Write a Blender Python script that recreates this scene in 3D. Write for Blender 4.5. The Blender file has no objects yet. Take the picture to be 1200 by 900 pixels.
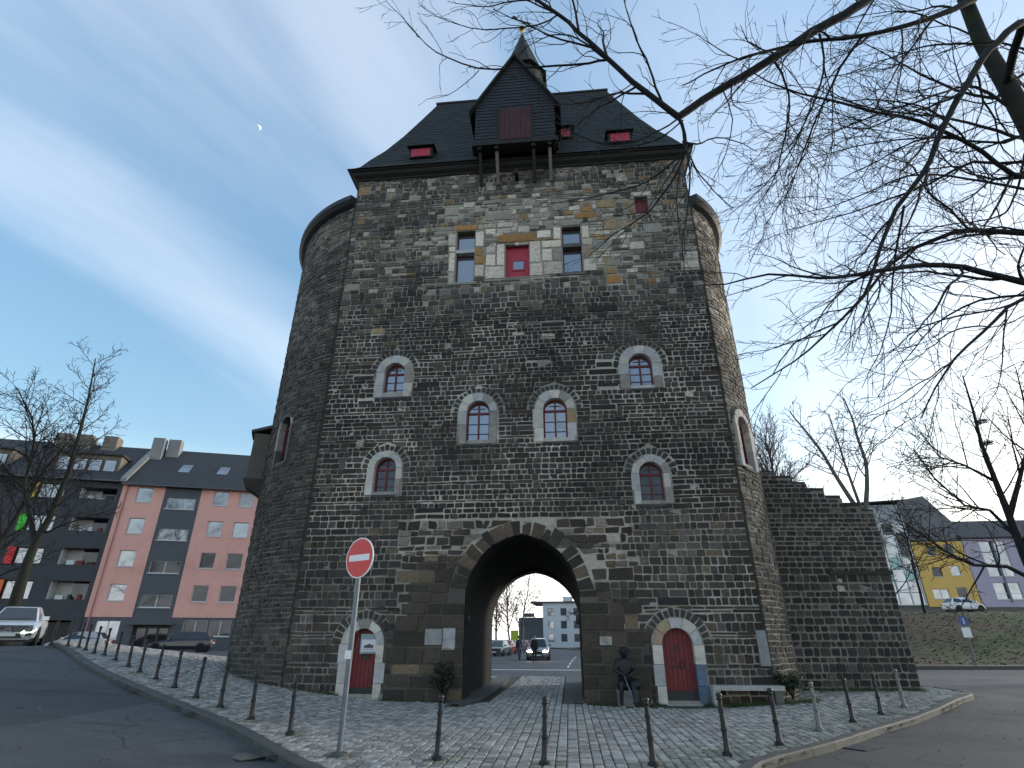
import bpy, bmesh, math, random
from mathutils import Vector, Matrix, noise
R = math.radians
random.seed(7)
S = bpy.context.scene
col = S.collection

# ------------------------------------------------------------------ camera, sky, sun, exposure
FPX, PITCH, CAMH = 648.0, R(24.8), 1.7          # focal length in pixels of the 1200 px wide photograph
cam_d = bpy.data.cameras.new('camera'); cam = bpy.data.objects.new('camera', cam_d); col.objects.link(cam)
cam_d.sensor_width = 36.0; cam_d.lens = 36.0*FPX/1200.0; cam_d.clip_start = 0.1; cam_d.clip_end = 20000
cam.location = (0, 0, CAMH); cam.rotation_euler = (R(90)+PITCH, 0, 0)
S.camera = cam

SUN_AZ, SUN_EL = R(66), R(13)                   # azimuth from +Y towards +X
world = bpy.data.worlds.new('World'); S.world = world; world.use_nodes = True
wn = world.node_tree.nodes; wl = world.node_tree.links; wn.clear()
def wnode(t, **kw):
    n = wn.new(t)
    for k, v in kw.items(): setattr(n, k, v)
    return n
sky = wnode('ShaderNodeTexSky', sky_type='NISHITA', sun_disc=False, sun_elevation=SUN_EL, sun_rotation=SUN_AZ,
            air_density=1.15, dust_density=1.0, ozone_density=1.6, altitude=100)
tc = wnode('ShaderNodeTexCoord'); sep = wnode('ShaderNodeSeparateXYZ'); wl.new(tc.outputs['Generated'], sep.inputs[0])
zc = wnode('ShaderNodeMath', operation='MAXIMUM'); wl.new(sep.outputs['Z'], zc.inputs[0]); zc.inputs[1].default_value = 0.0
za = wnode('ShaderNodeMath', operation='ADD'); wl.new(zc.outputs[0], za.inputs[0]); za.inputs[1].default_value = 0.16
dx = wnode('ShaderNodeMath', operation='DIVIDE'); wl.new(sep.outputs['X'], dx.inputs[0]); wl.new(za.outputs[0], dx.inputs[1])
dy = wnode('ShaderNodeMath', operation='DIVIDE'); wl.new(sep.outputs['Y'], dy.inputs[0]); wl.new(za.outputs[0], dy.inputs[1])
cmb = wnode('ShaderNodeCombineXYZ'); wl.new(dx.outputs[0], cmb.inputs[0]); wl.new(dy.outputs[0], cmb.inputs[1])
mp = wnode('ShaderNodeMapping'); wl.new(cmb.outputs[0], mp.inputs[0])
mp.vector_type = 'TEXTURE'; mp.inputs['Rotation'].default_value = (0, 0, R(66)); mp.inputs['Scale'].default_value = (3.4, 0.85, 1)
mp.inputs['Location'].default_value = (2.6, 0.1, 0)
nz = wnode('ShaderNodeTexNoise'); wl.new(mp.outputs[0], nz.inputs['Vector'])
nz.inputs['Scale'].default_value = 1.15; nz.inputs['Detail'].default_value = 7; nz.inputs['Roughness'].default_value = 0.5; nz.inputs['Distortion'].default_value = 0.25
rp = wnode('ShaderNodeMapRange', interpolation_type='SMOOTHSTEP'); wl.new(nz.outputs['Fac'], rp.inputs[0])
rp.inputs[1].default_value = 0.40; rp.inputs[2].default_value = 0.64; rp.inputs[3].default_value = 0.14; rp.inputs[4].default_value = 0.88
gm = wnode('ShaderNodeGamma'); wl.new(sky.outputs[0], gm.inputs[0]); gm.inputs[1].default_value = 0.66      # the photograph's soft tonal range
sat = wnode('ShaderNodeHueSaturation'); wl.new(gm.outputs[0], sat.inputs['Color']); sat.inputs['Saturation'].default_value = 1.6; sat.inputs['Value'].default_value = 0.56
# thin cirrus veil: an even pale layer that takes a little of the sky's own brightness behind it
cl = wnode('ShaderNodeMixRGB'); cl.inputs[0].default_value = 0.6
cl.inputs[1].default_value = (1.85, 1.88, 1.96, 1); wl.new(sat.outputs[0], cl.inputs[2])
mixc = wnode('ShaderNodeMixRGB'); wl.new(rp.outputs[0], mixc.inputs[0]); wl.new(sat.outputs[0], mixc.inputs[1]); wl.new(cl.outputs[0], mixc.inputs[2])
hz = wnode('ShaderNodeMapRange', interpolation_type='SMOOTHSTEP'); wl.new(sep.outputs['Z'], hz.inputs[0])   # pale air low over the horizon, brightness raised to light the facades
hz.inputs[1].default_value = 0.0; hz.inputs[2].default_value = 0.30; hz.inputs[3].default_value = 0.9; hz.inputs[4].default_value = 0.0
mixh = wnode('ShaderNodeMixRGB'); wl.new(hz.outputs[0], mixh.inputs[0]); wl.new(mixc.outputs[0], mixh.inputs[1]); mixh.inputs[2].default_value = (2.9, 2.85, 2.74, 1)
bg = wnode('ShaderNodeBackground'); bg.inputs['Strength'].default_value = 0.15
wl.new(mixh.outputs[0], bg.inputs['Color'])
wo = wnode('ShaderNodeOutputWorld'); wl.new(bg.outputs[0], wo.inputs[0])

sun_d = bpy.data.lights.new('sun', 'SUN'); sun_d.energy = 0.55; sun_d.angle = R(18); sun_d.color = (1.0, 0.90, 0.76)
sun = bpy.data.objects.new('sun', sun_d); col.objects.link(sun)
sdir = Vector((math.sin(SUN_AZ)*math.cos(SUN_EL), math.cos(SUN_AZ)*math.cos(SUN_EL), math.sin(SUN_EL)))
sun.rotation_euler = sdir.to_track_quat('Z', 'Y').to_euler()
S.view_settings.view_transform = 'Standard'; S.view_settings.look = 'None'; S.view_settings.gamma = 1
S.view_settings.use_curve_mapping = False; S.view_settings.exposure = 2.35

# ------------------------------------------------------------------ photo pixel -> direction helpers
CF = Vector((0, math.cos(PITCH), math.sin(PITCH))); CU = Vector((0, -math.sin(PITCH), math.cos(PITCH))); CC = Vector((0, 0, CAMH))
def ray(u, v): return Vector((u-600, 0, 0)) + CU*(450-v) + CF*FPX
def at_y(u, v, Y): d = ray(u, v); return CC + d*(Y/d.y)
def sstep(x, a, b):
    t = min(1, max(0, (x-a)/(b-a))); return t*t*(3-2*t)
def g(x, y):                                     # height of the pavement surface
    t = -x-4.0
    h = min(0.115*(math.sqrt(t*t+1.0)+t)/2, 1.6)
    h *= 1-0.42*sstep(y, 25, 36)
    h += 0.3*sstep(y, 27, 50)*sstep(x, -12, -4)*(1-sstep(x, 8, 16))
    h += 0.2*sstep(x, 6, 9.5)*sstep(y, 14.5, 18.5)*(1-sstep(y, 26, 40))
    return h
def ghit(u, v, off=0.0):
    d = ray(u, v); n = math.hypot(d.x, d.y); k = 0.5
    while k < 200:
        P = CC + d*(k/n)
        if P.z <= g(P.x, P.y)+off: return P
        k += 0.02
    return None

# ------------------------------------------------------------------ mesh helpers
class MB:
    def __init__(s): s.v = []; s.f = []; s.c = []
    def add(s, vs, fs, c=None):
        b = len(s.v); s.v += [tuple(p) for p in vs]; s.f += [tuple(b+i for i in f) for f in fs]
        s.c += [c]*len(fs); return s
    def box(s, x0, x1, y0, y1, z0, z1, c=None):
        return s.add([(x0,y0,z0),(x1,y0,z0),(x1,y1,z0),(x0,y1,z0),(x0,y0,z1),(x1,y0,z1),(x1,y1,z1),(x0,y1,z1)],
              [(0,3,2,1),(4,5,6,7),(0,1,5,4),(1,2,6,5),(2,3,7,6),(3,0,4,7)], c)
    def bar(s, a, b, w, h=None, c=None):                   # square bar between two points
        a = Vector(a); b = Vector(b); h = h or w; d = (b-a).normalized()
        up = Vector((0,0,1)) if abs(d.z) < 0.95 else Vector((0,1,0))
        x = d.cross(up).normalized()*(w/2); y = x.cross(d).normalized()*(h/2)
        vs = [a-x-y, a+x-y, a+x+y, a-x+y, b-x-y, b+x-y, b+x+y, b-x+y]
        return s.add(vs, [(0,1,2,3),(7,6,5,4),(0,4,5,1),(1,5,6,2),(2,6,7,3),(3,7,4,0)], c)
    def prism(s, poly, y0, y1, c=None):                     # outline in (x, z) extruded along y
        n = len(poly); vs = [(p[0], y0, p[1]) for p in poly] + [(p[0], y1, p[1]) for p in poly]
        fs = [tuple(range(n)), tuple(range(2*n-1, n-1, -1))] + [(i, i+n, (i+1)%n+n, (i+1)%n) for i in range(n)]
        return s.add(vs, fs, c)
    def slab(s, poly, z0, z1, c=None):                      # outline in (x, y) extruded along z
        n = len(poly); vs = [(p[0], p[1], z0) for p in poly] + [(p[0], p[1], z1) for p in poly]
        fs = [tuple(range(n-1, -1, -1)), tuple(range(n, 2*n))] + [(i, (i+1)%n, (i+1)%n+n, i+n) for i in range(n)]
        return s.add(vs, fs, c)
    def tube(s, pts, rad, n=6, cap=True, c=None):
        m = len(pts); P = [Vector(p) for p in pts]; vs = []; ref = None
        for i in range(m):
            t = (P[min(i+1,m-1)]-P[max(i-1,0)])
            t = t.normalized() if t.length > 1e-9 else Vector((0,0,1))
            if ref is None: ref = Vector((1,0,0)) if abs(t.x) < 0.8 else Vector((0,1,0))
            x = (ref - t*ref.dot(t)).normalized(); y = t.cross(x); ref = x
            for k in range(n):
                a = 2*math.pi*k/n; vs.append(P[i]+(x*math.cos(a)+y*math.sin(a))*rad[i])
        fs = [(i*n+k, i*n+(k+1)%n, (i+1)*n+(k+1)%n, (i+1)*n+k) for i in range(m-1) for k in range(n)]
        if cap: fs += [tuple(range(n-1,-1,-1)), tuple(range((m-1)*n, m*n))]
        return s.add(vs, fs, c)
    def lathe(s, prof, n=16, ctr=(0,0,0), c=None):          # profile of (r, z)
        vs = []; cx, cy, cz = ctr
        for r, z in prof:
            for k in range(n): a = 2*math.pi*k/n; vs.append((cx+r*math.cos(a), cy+r*math.sin(a), cz+z))
        m = len(prof)
        fs = [(i*n+k, i*n+(k+1)%n, (i+1)*n+(k+1)%n, (i+1)*n+k) for i in range(m-1) for k in range(n)]
        fs += [tuple(range(n-1,-1,-1)), tuple(range((m-1)*n, m*n))]
        return s.add(vs, fs, c)
    def mesh(s, name, mat, smooth=False):
        me = bpy.data.meshes.new(name); me.from_pydata(s.v, [], s.f); me.update()
        if any(c is not None for c in s.c):
            ca = me.color_attributes.new('Col', 'FLOAT_COLOR', 'CORNER'); buf = []
            for p, c in zip(s.f, s.c):
                c = c or (0.5,0.5,0.5); buf += [c[0], c[1], c[2], 1.0]*len(p)
            ca.data.foreach_set('color', buf)
        if mat: me.materials.append(mat)
        if smooth: me.polygons.foreach_set('use_smooth', [True]*len(me.polygons))
        return me
    def build(s, name, mat, parent=None, smooth=False, loc=None, rz=0):
        return link(name, s.mesh(name, mat, smooth), parent, loc, rz)
def link(name, me, parent=None, loc=None, rz=0):
    o = bpy.data.objects.new(name, me); col.objects.link(o)
    if parent: o.parent = parent
    if loc: o.location = loc
    if rz: o.rotation_euler = (0, 0, rz)
    return o
def empty(name, loc=(0,0,0), rz=0, parent=None):
    o = bpy.data.objects.new(name, None); col.objects.link(o); o.location = loc; o.rotation_euler = (0,0,rz)
    if parent: o.parent = parent
    return o
def tag(o, label=None, cat=None, group=None, kind=None):
    if label: o['label'] = label
    if cat: o['category'] = cat
    if group: o['group'] = group
    if kind: o['kind'] = kind
    return o
def copy_tree(o, parent=None):
    c = o.copy(); col.objects.link(c); c.parent = parent
    for ch in list(o.children): copy_tree(ch, c)
    return c
def auto_smooth(o, ang=35):
    me = o.data; me.polygons.foreach_set('use_smooth', [True]*len(me.polygons))
    try: me.set_sharp_from_angle(angle=R(ang))
    except Exception: pass
    return o

# ------------------------------------------------------------------ materials
MATS = {}
def mat(name, color=(0.5,0.5,0.5), rough=0.8, metal=0.0, attr=False, var=0.0, vscale=4.0, bump=0.0, bscale=20.0, detail=5,
        emit=None, estr=0.0, spec=0.5, dark=None, dscale=0.6, dlo=0.5, dhi=0.7, dfac=0.8, coat=0.0, tint=None, coords='Object'):
    """Principled material: colour (or the Col attribute of the piece) x fine noise, optional stain colour and bump."""
    if name in MATS: return MATS[name]
    m = bpy.data.materials.new(name); m.use_nodes = True; nt = m.node_tree; N = nt.nodes; L = nt.links
    b = N['Principled BSDF']; b.inputs['Roughness'].default_value = rough; b.inputs['Metallic'].default_value = metal
    b.inputs['Specular IOR Level'].default_value = spec; b.inputs['Coat Weight'].default_value = coat
    tcn = N.new('ShaderNodeTexCoord')
    if attr:
        a = N.new('ShaderNodeAttribute'); a.attribute_name = 'Col'; src = a.outputs['Color']
    else:
        a = N.new('ShaderNodeRGB'); a.outputs[0].default_value = (*color, 1); src = a.outputs[0]
    if tint:
        mt = N.new('ShaderNodeMixRGB'); mt.blend_type = 'MULTIPLY'; mt.inputs[0].default_value = 1; L.new(src, mt.inputs[1]); mt.inputs[2].default_value = (*tint, 1); src = mt.outputs[0]
    if var > 0:
        n = N.new('ShaderNodeTexNoise'); n.inputs['Scale'].default_value = vscale; n.inputs['Detail'].default_value = detail; n.inputs['Roughness'].default_value = 0.65
        L.new(tcn.outputs[coords], n.inputs['Vector'])
        r = N.new('ShaderNodeMapRange'); L.new(n.outputs['Fac'], r.inputs[0])
        r.inputs[1].default_value = 0.25; r.inputs[2].default_value = 0.75; r.inputs[3].default_value = 1-var; r.inputs[4].default_value = 1+var
        mx = N.new('ShaderNodeMixRGB'); mx.blend_type = 'MULTIPLY'; mx.inputs[0].default_value = 1
        L.new(src, mx.inputs[1]); L.new(r.outputs[0], mx.inputs[2]); src = mx.outputs[0]
    if dark:
        n = N.new('ShaderNodeTexNoise'); n.inputs['Scale'].default_value = dscale; n.inputs['Detail'].default_value = 6; n.inputs['Roughness'].default_value = 0.6
        L.new(tcn.outputs[coords], n.inputs['Vector'])
        r = N.new('ShaderNodeMapRange'); r.interpolation_type = 'SMOOTHSTEP'; L.new(n.outputs['Fac'], r.inputs[0])
        r.inputs[1].default_value = dlo; r.inputs[2].default_value = dhi; r.inputs[3].default_value = 0; r.inputs[4].default_value = dfac
        mx = N.new('ShaderNodeMixRGB'); L.new(r.outputs[0], mx.inputs[0]); L.new(src, mx.inputs[1]); mx.inputs[2].default_value = (*dark, 1); src = mx.outputs[0]
    L.new(src, b.inputs['Base Color'])
    if bump > 0:
        n = N.new('ShaderNodeTexNoise'); n.inputs['Scale'].default_value = bscale; n.inputs['Detail'].default_value = 6; n.inputs['Roughness'].default_value = 0.7
        L.new(tcn.outputs[coords], n.inputs['Vector'])
        bp = N.new('ShaderNodeBump'); bp.inputs['Strength'].default_value = bump; bp.inputs['Distance'].default_value = 0.02
        L.new(n.outputs['Fac'], bp.inputs['Height']); L.new(bp.outputs[0], b.inputs['Normal'])
    if emit:
        b.inputs['Emission Color'].default_value = (*emit, 1); b.inputs['Emission Strength'].default_value = estr
    MATS[name] = m; return m

M_STONE = mat('quarry stone', attr=True, tint=(1.10,1.0,0.86), rough=0.85, var=0.5, vscale=11, bump=1.0, bscale=13, dark=(0.018,0.0172,0.0145), dscale=0.42, dlo=0.50, dhi=0.70, dfac=0.6)
M_MORTAR = mat('lime mortar', attr=True, tint=(1.06,1.0,0.90), rough=0.95, var=0.30, vscale=6, bump=0.6, bscale=30, dark=(0.06,0.056,0.048), dscale=0.42, dlo=0.50, dhi=0.72, dfac=0.6)
M_LIME = mat('dressed limestone', attr=True, rough=0.85, var=0.22, vscale=5, bump=0.35, bscale=18, dark=(0.10,0.095,0.085), dscale=2.2, dlo=0.55, dhi=0.72, dfac=0.6)
M_VAULT = mat('shade-dark vault stone', (0.007,0.0065,0.006), rough=0.95, var=0.5, vscale=3, bump=0.9, bscale=6)  # the passage's shade is put into this near-black stone colour
M_SLATE = mat('roof slate', (0.013,0.0145,0.012), rough=0.75, var=0.5, vscale=4, bump=0.3, bscale=9, dark=(0.022,0.026,0.012), dscale=0.8, dlo=0.48, dhi=0.68, dfac=0.7)
M_SLATEB = mat('slate cladding', (0.017,0.020,0.026), rough=0.7, var=0.3, vscale=6, bump=0.3, bscale=9)
M_LEAD = mat('dark lead', (0.014,0.015,0.017), rough=0.6, var=0.2, vscale=4)
M_TIMBER = mat('dark timber', (0.014,0.0125,0.0115), rough=0.8, var=0.4, vscale=5, bump=0.4, bscale=12)
M_TIMBERG = mat('weathered timber', (0.16,0.145,0.125), rough=0.85, var=0.3, vscale=5, bump=0.4, bscale=12)
M_RED = mat('dark red paint', (0.15,0.010,0.015), rough=0.55, var=0.35, vscale=6, bump=0.3, bscale=18, dark=(0.06,0.012,0.012), dscale=3, dlo=.5, dhi=.7, dfac=.7)
M_REDB = mat('faded red paint', (0.42,0.035,0.06), rough=0.6, var=0.18, vscale=6, bump=0.1, bscale=25)
M_GLASS = mat('window glass', (0.27,0.30,0.34), rough=0.06, metal=0.75, var=0.12, vscale=1.2)
M_GLASSD = mat('dark window glass', (0.06,0.065,0.075), rough=0.07, metal=0.6, var=0.3, vscale=1.0)
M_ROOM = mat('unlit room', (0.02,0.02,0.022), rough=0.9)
M_IRON = mat('black painted iron', (0.014,0.016,0.018), rough=0.42, metal=0.2, var=0.25, vscale=12, bump=0.1, bscale=40)
M_IRONL = mat('worn grey iron', (0.15,0.155,0.15), rough=0.5, metal=0.4, var=0.3, vscale=12, bump=0.1, bscale=40)
M_GALV = mat('galvanised steel', (0.15,0.17,0.195), rough=0.45, metal=0.6, var=0.18, vscale=9)
M_BRONZE = mat('dark bronze', (0.022,0.022,0.026), rough=0.42, metal=0.55, var=0.35, vscale=8, bump=0.25, bscale=30)
M_GOLD = mat('gilded metal', (0.5,0.34,0.10), rough=0.35, metal=0.9)
M_ASPH = mat('asphalt', (0.066,0.068,0.069), rough=0.78, var=0.22, vscale=2.2, bump=0.5, bscale=90, dark=(0.028,0.030,0.032), dscale=0.35, dlo=0.52, dhi=0.66, dfac=0.7, detail=9)
M_GROUND = mat('earth and grass', (0.06,0.065,0.04), rough=0.95, var=0.4, vscale=0.6, bump=0.5, bscale=5)
M_JOINT = mat('sandy joints', (0.050,0.050,0.044), rough=0.95, var=0.35, vscale=3, dark=(0.045,0.062,0.016), dscale=0.7, dlo=0.50, dhi=0.66, dfac=0.85)
M_COBBLE = mat('granite setts', attr=True, rough=0.55, var=0.30, vscale=14, bump=0.5, bscale=30, dark=(0.085,0.095,0.045), dscale=0.55, dlo=0.56, dhi=0.74, dfac=0.5)
M_KERB = mat('kerb stone', (0.07,0.07,0.067), rough=0.75, var=0.3, vscale=5, bump=0.4, bscale=30, dark=(0.06,0.065,0.045), dscale=1.5, dlo=0.5, dhi=0.7, dfac=0.7)
M_WHITE = mat('white paint', (0.78,0.78,0.78), rough=0.5, var=0.05, vscale=4)
M_BARK = mat('grey bark', (0.010,0.0095,0.009), rough=0.9, var=0.35, vscale=5, bump=0.6, bscale=14)
M_BARKM = mat('mossy bark', (0.015,0.014,0.012), rough=0.9, var=0.35, vscale=5, bump=0.6, bscale=14, dark=(0.018,0.025,0.008), dscale=1.4, dlo=0.42, dhi=0.62, dfac=0.8)
M_BARKP = mat('pale bark', (0.11,0.10,0.09), rough=0.9, var=0.3, vscale=4, bump=0.5, bscale=12)
M_TWIG = mat('bare twigs', (0.012,0.0105,0.010), rough=0.9)
M_TWIGB = mat('brown twigs', (0.085,0.066,0.052), rough=0.9)
M_LEAF = mat('dull green leaves', (0.05,0.075,0.025), rough=0.6, var=0.4, vscale=9)
M_GRASS = mat('grass blades', (0.055,0.075,0.022), rough=0.8, var=0.4, vscale=3)


def asphalt_detail(m):
    # worn lanes, sealed cracks and old patches laid over the plain asphalt colour
    nt = m.node_tree; N = nt.nodes; L = nt.links; b = N['Principled BSDF']; src = b.inputs['Base Color'].links[0].from_socket
    tcn = N.new('ShaderNodeTexCoord'); nd = N.new('ShaderNodeTexNoise'); nd.inputs['Scale'].default_value = 0.8; nd.inputs['Detail'].default_value = 5; L.new(tcn.outputs['Object'], nd.inputs['Vector'])
    va = N.new('ShaderNodeVectorMath'); va.operation = 'MULTIPLY_ADD'; L.new(nd.outputs['Color'], va.inputs[0]); va.inputs[1].default_value = (1.1,1.1,0); L.new(tcn.outputs['Object'], va.inputs[2])
    vo = N.new('ShaderNodeTexVoronoi'); vo.feature = 'DISTANCE_TO_EDGE'; vo.inputs['Scale'].default_value = 0.30; L.new(va.outputs[0], vo.inputs['Vector'])
    cr = N.new('ShaderNodeMapRange'); L.new(vo.outputs['Distance'], cr.inputs[0]); cr.inputs[1].default_value = 0.0025; cr.inputs[2].default_value = 0.006; cr.inputs[3].default_value = 0.75; cr.inputs[4].default_value = 0
    mk = N.new('ShaderNodeTexNoise'); mk.inputs['Scale'].default_value = 0.22; L.new(tcn.outputs['Object'], mk.inputs['Vector'])
    mr = N.new('ShaderNodeMapRange'); L.new(mk.outputs['Fac'], mr.inputs[0]); mr.inputs[1].default_value = .48; mr.inputs[2].default_value = .56
    mu = N.new('ShaderNodeMath'); mu.operation = 'MULTIPLY'; L.new(cr.outputs[0], mu.inputs[0]); L.new(mr.outputs[0], mu.inputs[1])
    m1 = N.new('ShaderNodeMixRGB'); L.new(mu.outputs[0], m1.inputs[0]); L.new(src, m1.inputs[1]); m1.inputs[2].default_value = (.012,.012,.013,1)
    pt = N.new('ShaderNodeTexVoronoi'); pt.distance = 'CHEBYCHEV'; pt.inputs['Scale'].default_value = 0.16; pt.inputs['Randomness'].default_value = .9; L.new(tcn.outputs['Object'], pt.inputs['Vector'])
    sp = N.new('ShaderNodeSeparateColor'); L.new(pt.outputs['Color'], sp.inputs[0]); pr = N.new('ShaderNodeMapRange'); L.new(sp.outputs[0], pr.inputs[0]); pr.inputs[3].default_value = .78; pr.inputs[4].default_value = 1.22
    sk = N.new('ShaderNodeTexNoise'); sk.inputs['Scale'].default_value = 45; sk.inputs['Detail'].default_value = 3; L.new(tcn.outputs['Object'], sk.inputs['Vector'])
    sr = N.new('ShaderNodeMapRange'); L.new(sk.outputs['Fac'], sr.inputs[0]); sr.inputs[1].default_value = .3; sr.inputs[2].default_value = .7; sr.inputs[3].default_value = .72; sr.inputs[4].default_value = 1.3
    m2 = N.new('ShaderNodeMixRGB'); m2.blend_type = 'MULTIPLY'; m2.inputs[0].default_value = 1; L.new(m1.outputs[0], m2.inputs[1]); L.new(pr.outputs[0], m2.inputs[2])
    m3 = N.new('ShaderNodeMixRGB'); m3.blend_type = 'MULTIPLY'; m3.inputs[0].default_value = 1; L.new(m2.outputs[0], m3.inputs[1]); L.new(sr.outputs[0], m3.inputs[2])
    L.new(m3.outputs[0], b.inputs['Base Color'])
asphalt_detail(M_ASPH)
# ================================================================== SETTING: ground, road, pavement
gx = sorted(set([-4000,-1500,-600,-250,-150,-110,-85] + [i*1.0 for i in range(-66,92)] + [110,150,250,600,1500,4000]))
gy = sorted(set([-4000,-1500,-500,-150,-60,-30,-20] + [i*1.0 for i in range(-14,112)] + [130,160,250,600,1500,4000]))
def sheet(name, off, m, test=None):
    mb = MB(); idx = {}
    nx = len(gx)
    vs = []; fs = []
    for j, y in enumerate(gy):
        for i, x in enumerate(gx): vs.append((x, y, g(x, y)+off))
    for j in range(len(gy)-1):
        for i in range(nx-1):
            if test is None or test((gx[i]+gx[i+1])/2, (gy[j]+gy[j+1])/2):
                fs.append((j*nx+i, j*nx+i+1, (j+1)*nx+i+1, (j+1)*nx+i))
    used = sorted({k for f in fs for k in f}); re = {k: n for n, k in enumerate(used)}
    mb.v = [vs[k] for k in used]; mb.f = [tuple(re[k] for k in f) for f in fs]; mb.c = [None]*len(fs)
    return mb.build(name, m, smooth=True)
tag(sheet('ground', -0.20, M_GROUND), kind='structure')
road = tag(sheet('road', -0.12, M_ASPH, lambda x, y: -62 < x < 88 and -14 < y < 108), kind='structure')

# outline of the pavement in front of the gate: kerb line traced on the ground
kl = [ghit(*q) for q in [(80,760),(110,780),(167,806),(258,843),(300,863),(358,895)]]
kr = [ghit(*q) for q in [(894,889),(970,870),(1033,850),(1097,829),(1119,819)]]
kerb_pts = [Vector((-19.2,25.5,0)), Vector((-17.6,23.6,0))] + kl + [Vector((-2.0,8.75,0)), Vector((-0.4,8.35,0)), Vector((1.4,8.4,0)), Vector((2.9,9.0,0))] + kr + \
           [Vector((13.9,19.2,0)), Vector((14.6,20.6,0)), Vector((14.5,22.0,0)), Vector((13.6,23.2,0))]
def resample(pts, step):
    P = [Vector((p[0], p[1], 0)) for p in pts]
    # Catmull-Rom through the points, then even spacing
    out = []
    for i in range(len(P)-1):
        p0, p1, p2, p3 = P[max(i-1,0)], P[i], P[i+1], P[min(i+2,len(P)-1)]
        for k in range(24):
            t = k/24
            out.append(0.5*((2*p1)+(p2-p0)*t+(2*p0-5*p1+4*p2-p3)*t*t+(3*p1-p0-3*p2+p3)*t**3))
    out.append(P[-1]); res = [out[0]]; acc = 0
    for a, b in zip(out, out[1:]):
        d = (b-a).length
        while acc+d >= step:
            a = a + (b-a)*((step-acc)/d); res.append(a); d = (b-a).length; acc = 0
        acc += d
    return res
KERB = resample(kerb_pts, 0.9)

TA = R(5.4); P0 = Vector((0.2511, 18.7094, 0))
TT = Vector((math.cos(TA), -math.sin(TA), 0)); TN = Vector((math.sin(TA), math.cos(TA), 0))
def tw(s, o, z=0): return P0 + TT*s + TN*o + Vector((0,0,z))
def tl(x, y): d = Vector((x, y, 0))-P0; return d.dot(TT), d.dot(TN)

pave_poly = [(p.x, p.y) for p in KERB] + [(13.0,23.6),(9.5,24.0)] + [(w.x, w.y) for w in (tw(8.0,8.5), tw(2.3,12.7), tw(-2.3,12.7), tw(-9,12.9), tw(-16,14.0), tw(-22,13))]
def inside(x, y, poly):
    c = False; j = len(poly)-1
    for i in range(len(poly)):
        xi, yi = poly[i]; xj, yj = poly[j]
        if (yi > y) != (yj > y) and x < (xj-xi)*(y-yi)/(yj-yi)+xi: c = not c
        j = i
    return c
# drums of the tower (tower coordinates)
LC, LR, RC, RR = (-5.5, 6.0), 6.3, (4.3, 3.6), 4.7
XL, XR = -7.4, 7.32
def in_tower(s, o, m=0.0):
    if XL+m < s < -1.9 and m < o < 8.2: return True
    if 1.9 < s < XR-m and m < o < 8.2: return True
    if math.hypot(s-LC[0], o-LC[1]) < LR-m and s < -1.9: return True
    if math.hypot(s-RC[0], o-RC[1]) < RR-m and s > 1.9: return True
    return False
def dist_kerb(x, y): return min(math.hypot(x-p.x, y-p.y) for p in KERB)

# bedding under the setts
pv = MB(); N_ = 0.5; vs = {}; fs = []
def pvv(i, j):
    if (i, j) not in vs:
        x, y = -24+i*N_, 7+j*N_; vs[(i, j)] = len(pv.v); pv.v.append((x, y, g(x, y)-0.028))
    return vs[(i, j)]
for i in range(84):
    for j in range(54):
        x, y = -24+(i+.5)*N_, 7+(j+.5)*N_
        if inside(x, y, pave_poly): pv.f.append((pvv(i,j), pvv(i+1,j), pvv(i+1,j+1), pvv(i,j+1)))
pv.c = [None]*len(pv.f)
pavement = tag(pv.build('pavement', M_JOINT), kind='structure')

BOLL = [(60,755),(79,757),(92,759),(100,762),(110,765.6),(122,768),(135,774),(150,781),(163,788),(182,796),(204,806),(229,818),(257.5,829),(294,843),(339.6,860),
        (512,890),(638,896),(766,897),(853,885),(914,873),(960.6,856),(1000,846),(1033,837),(1060,829)]
BOLL = [ghit(*b) for b in BOLL]
SIGN_AT = ghit(397, 885)
MOSSY = BOLL + [SIGN_AT]
setts = []
def sett_color(x, y, rnd):
    k = 0.30*rnd.uniform(0.6, 1.35); c = [k*1.06, k*1.0, k*0.92]
    d = min(math.hypot(x-b.x, y-b.y) for b in MOSSY)
    m = max(0, 0.75-d/0.6)*rnd.uniform(0.3, 1)
    if x > 2: m = max(m, 0.45*rnd.random()*(1-sstep(dist_kerb(x, y), 0.5, 2.2)))
    return (c[0]*(1-m)+0.09*m, c[1]*(1-m)+0.105*m, c[2]*(1-m)+0.035*m)
rs = random.Random(11)
W = 0.185
s = -25.2
while s < 19.4:                                  # rows of setts run in depth, away from the kerb
    s += W; W = rs.choice([0.16, 0.175, 0.185, 0.20])
    o = -11.5 + rs.uniform(0, 0.2)
    while o < 13.2:
        l = rs.uniform(0.15, 0.23)
        x, y = (P0+TT*(s+W/2)+TN*(o+l/2)).xy
        ok = inside(x, y, pave_poly) and dist_kerb(x, y) > 0.24 and not in_tower(s+W/2, o+l/2, 0.15)
        if ok and -1.95 < s < 1.95 and 0 < o < 12.6 and not (-1.12 < s < 1.2): ok = False
        if ok: setts.append((s, s+W, o, o+l, x, y))
        o += l
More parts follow.
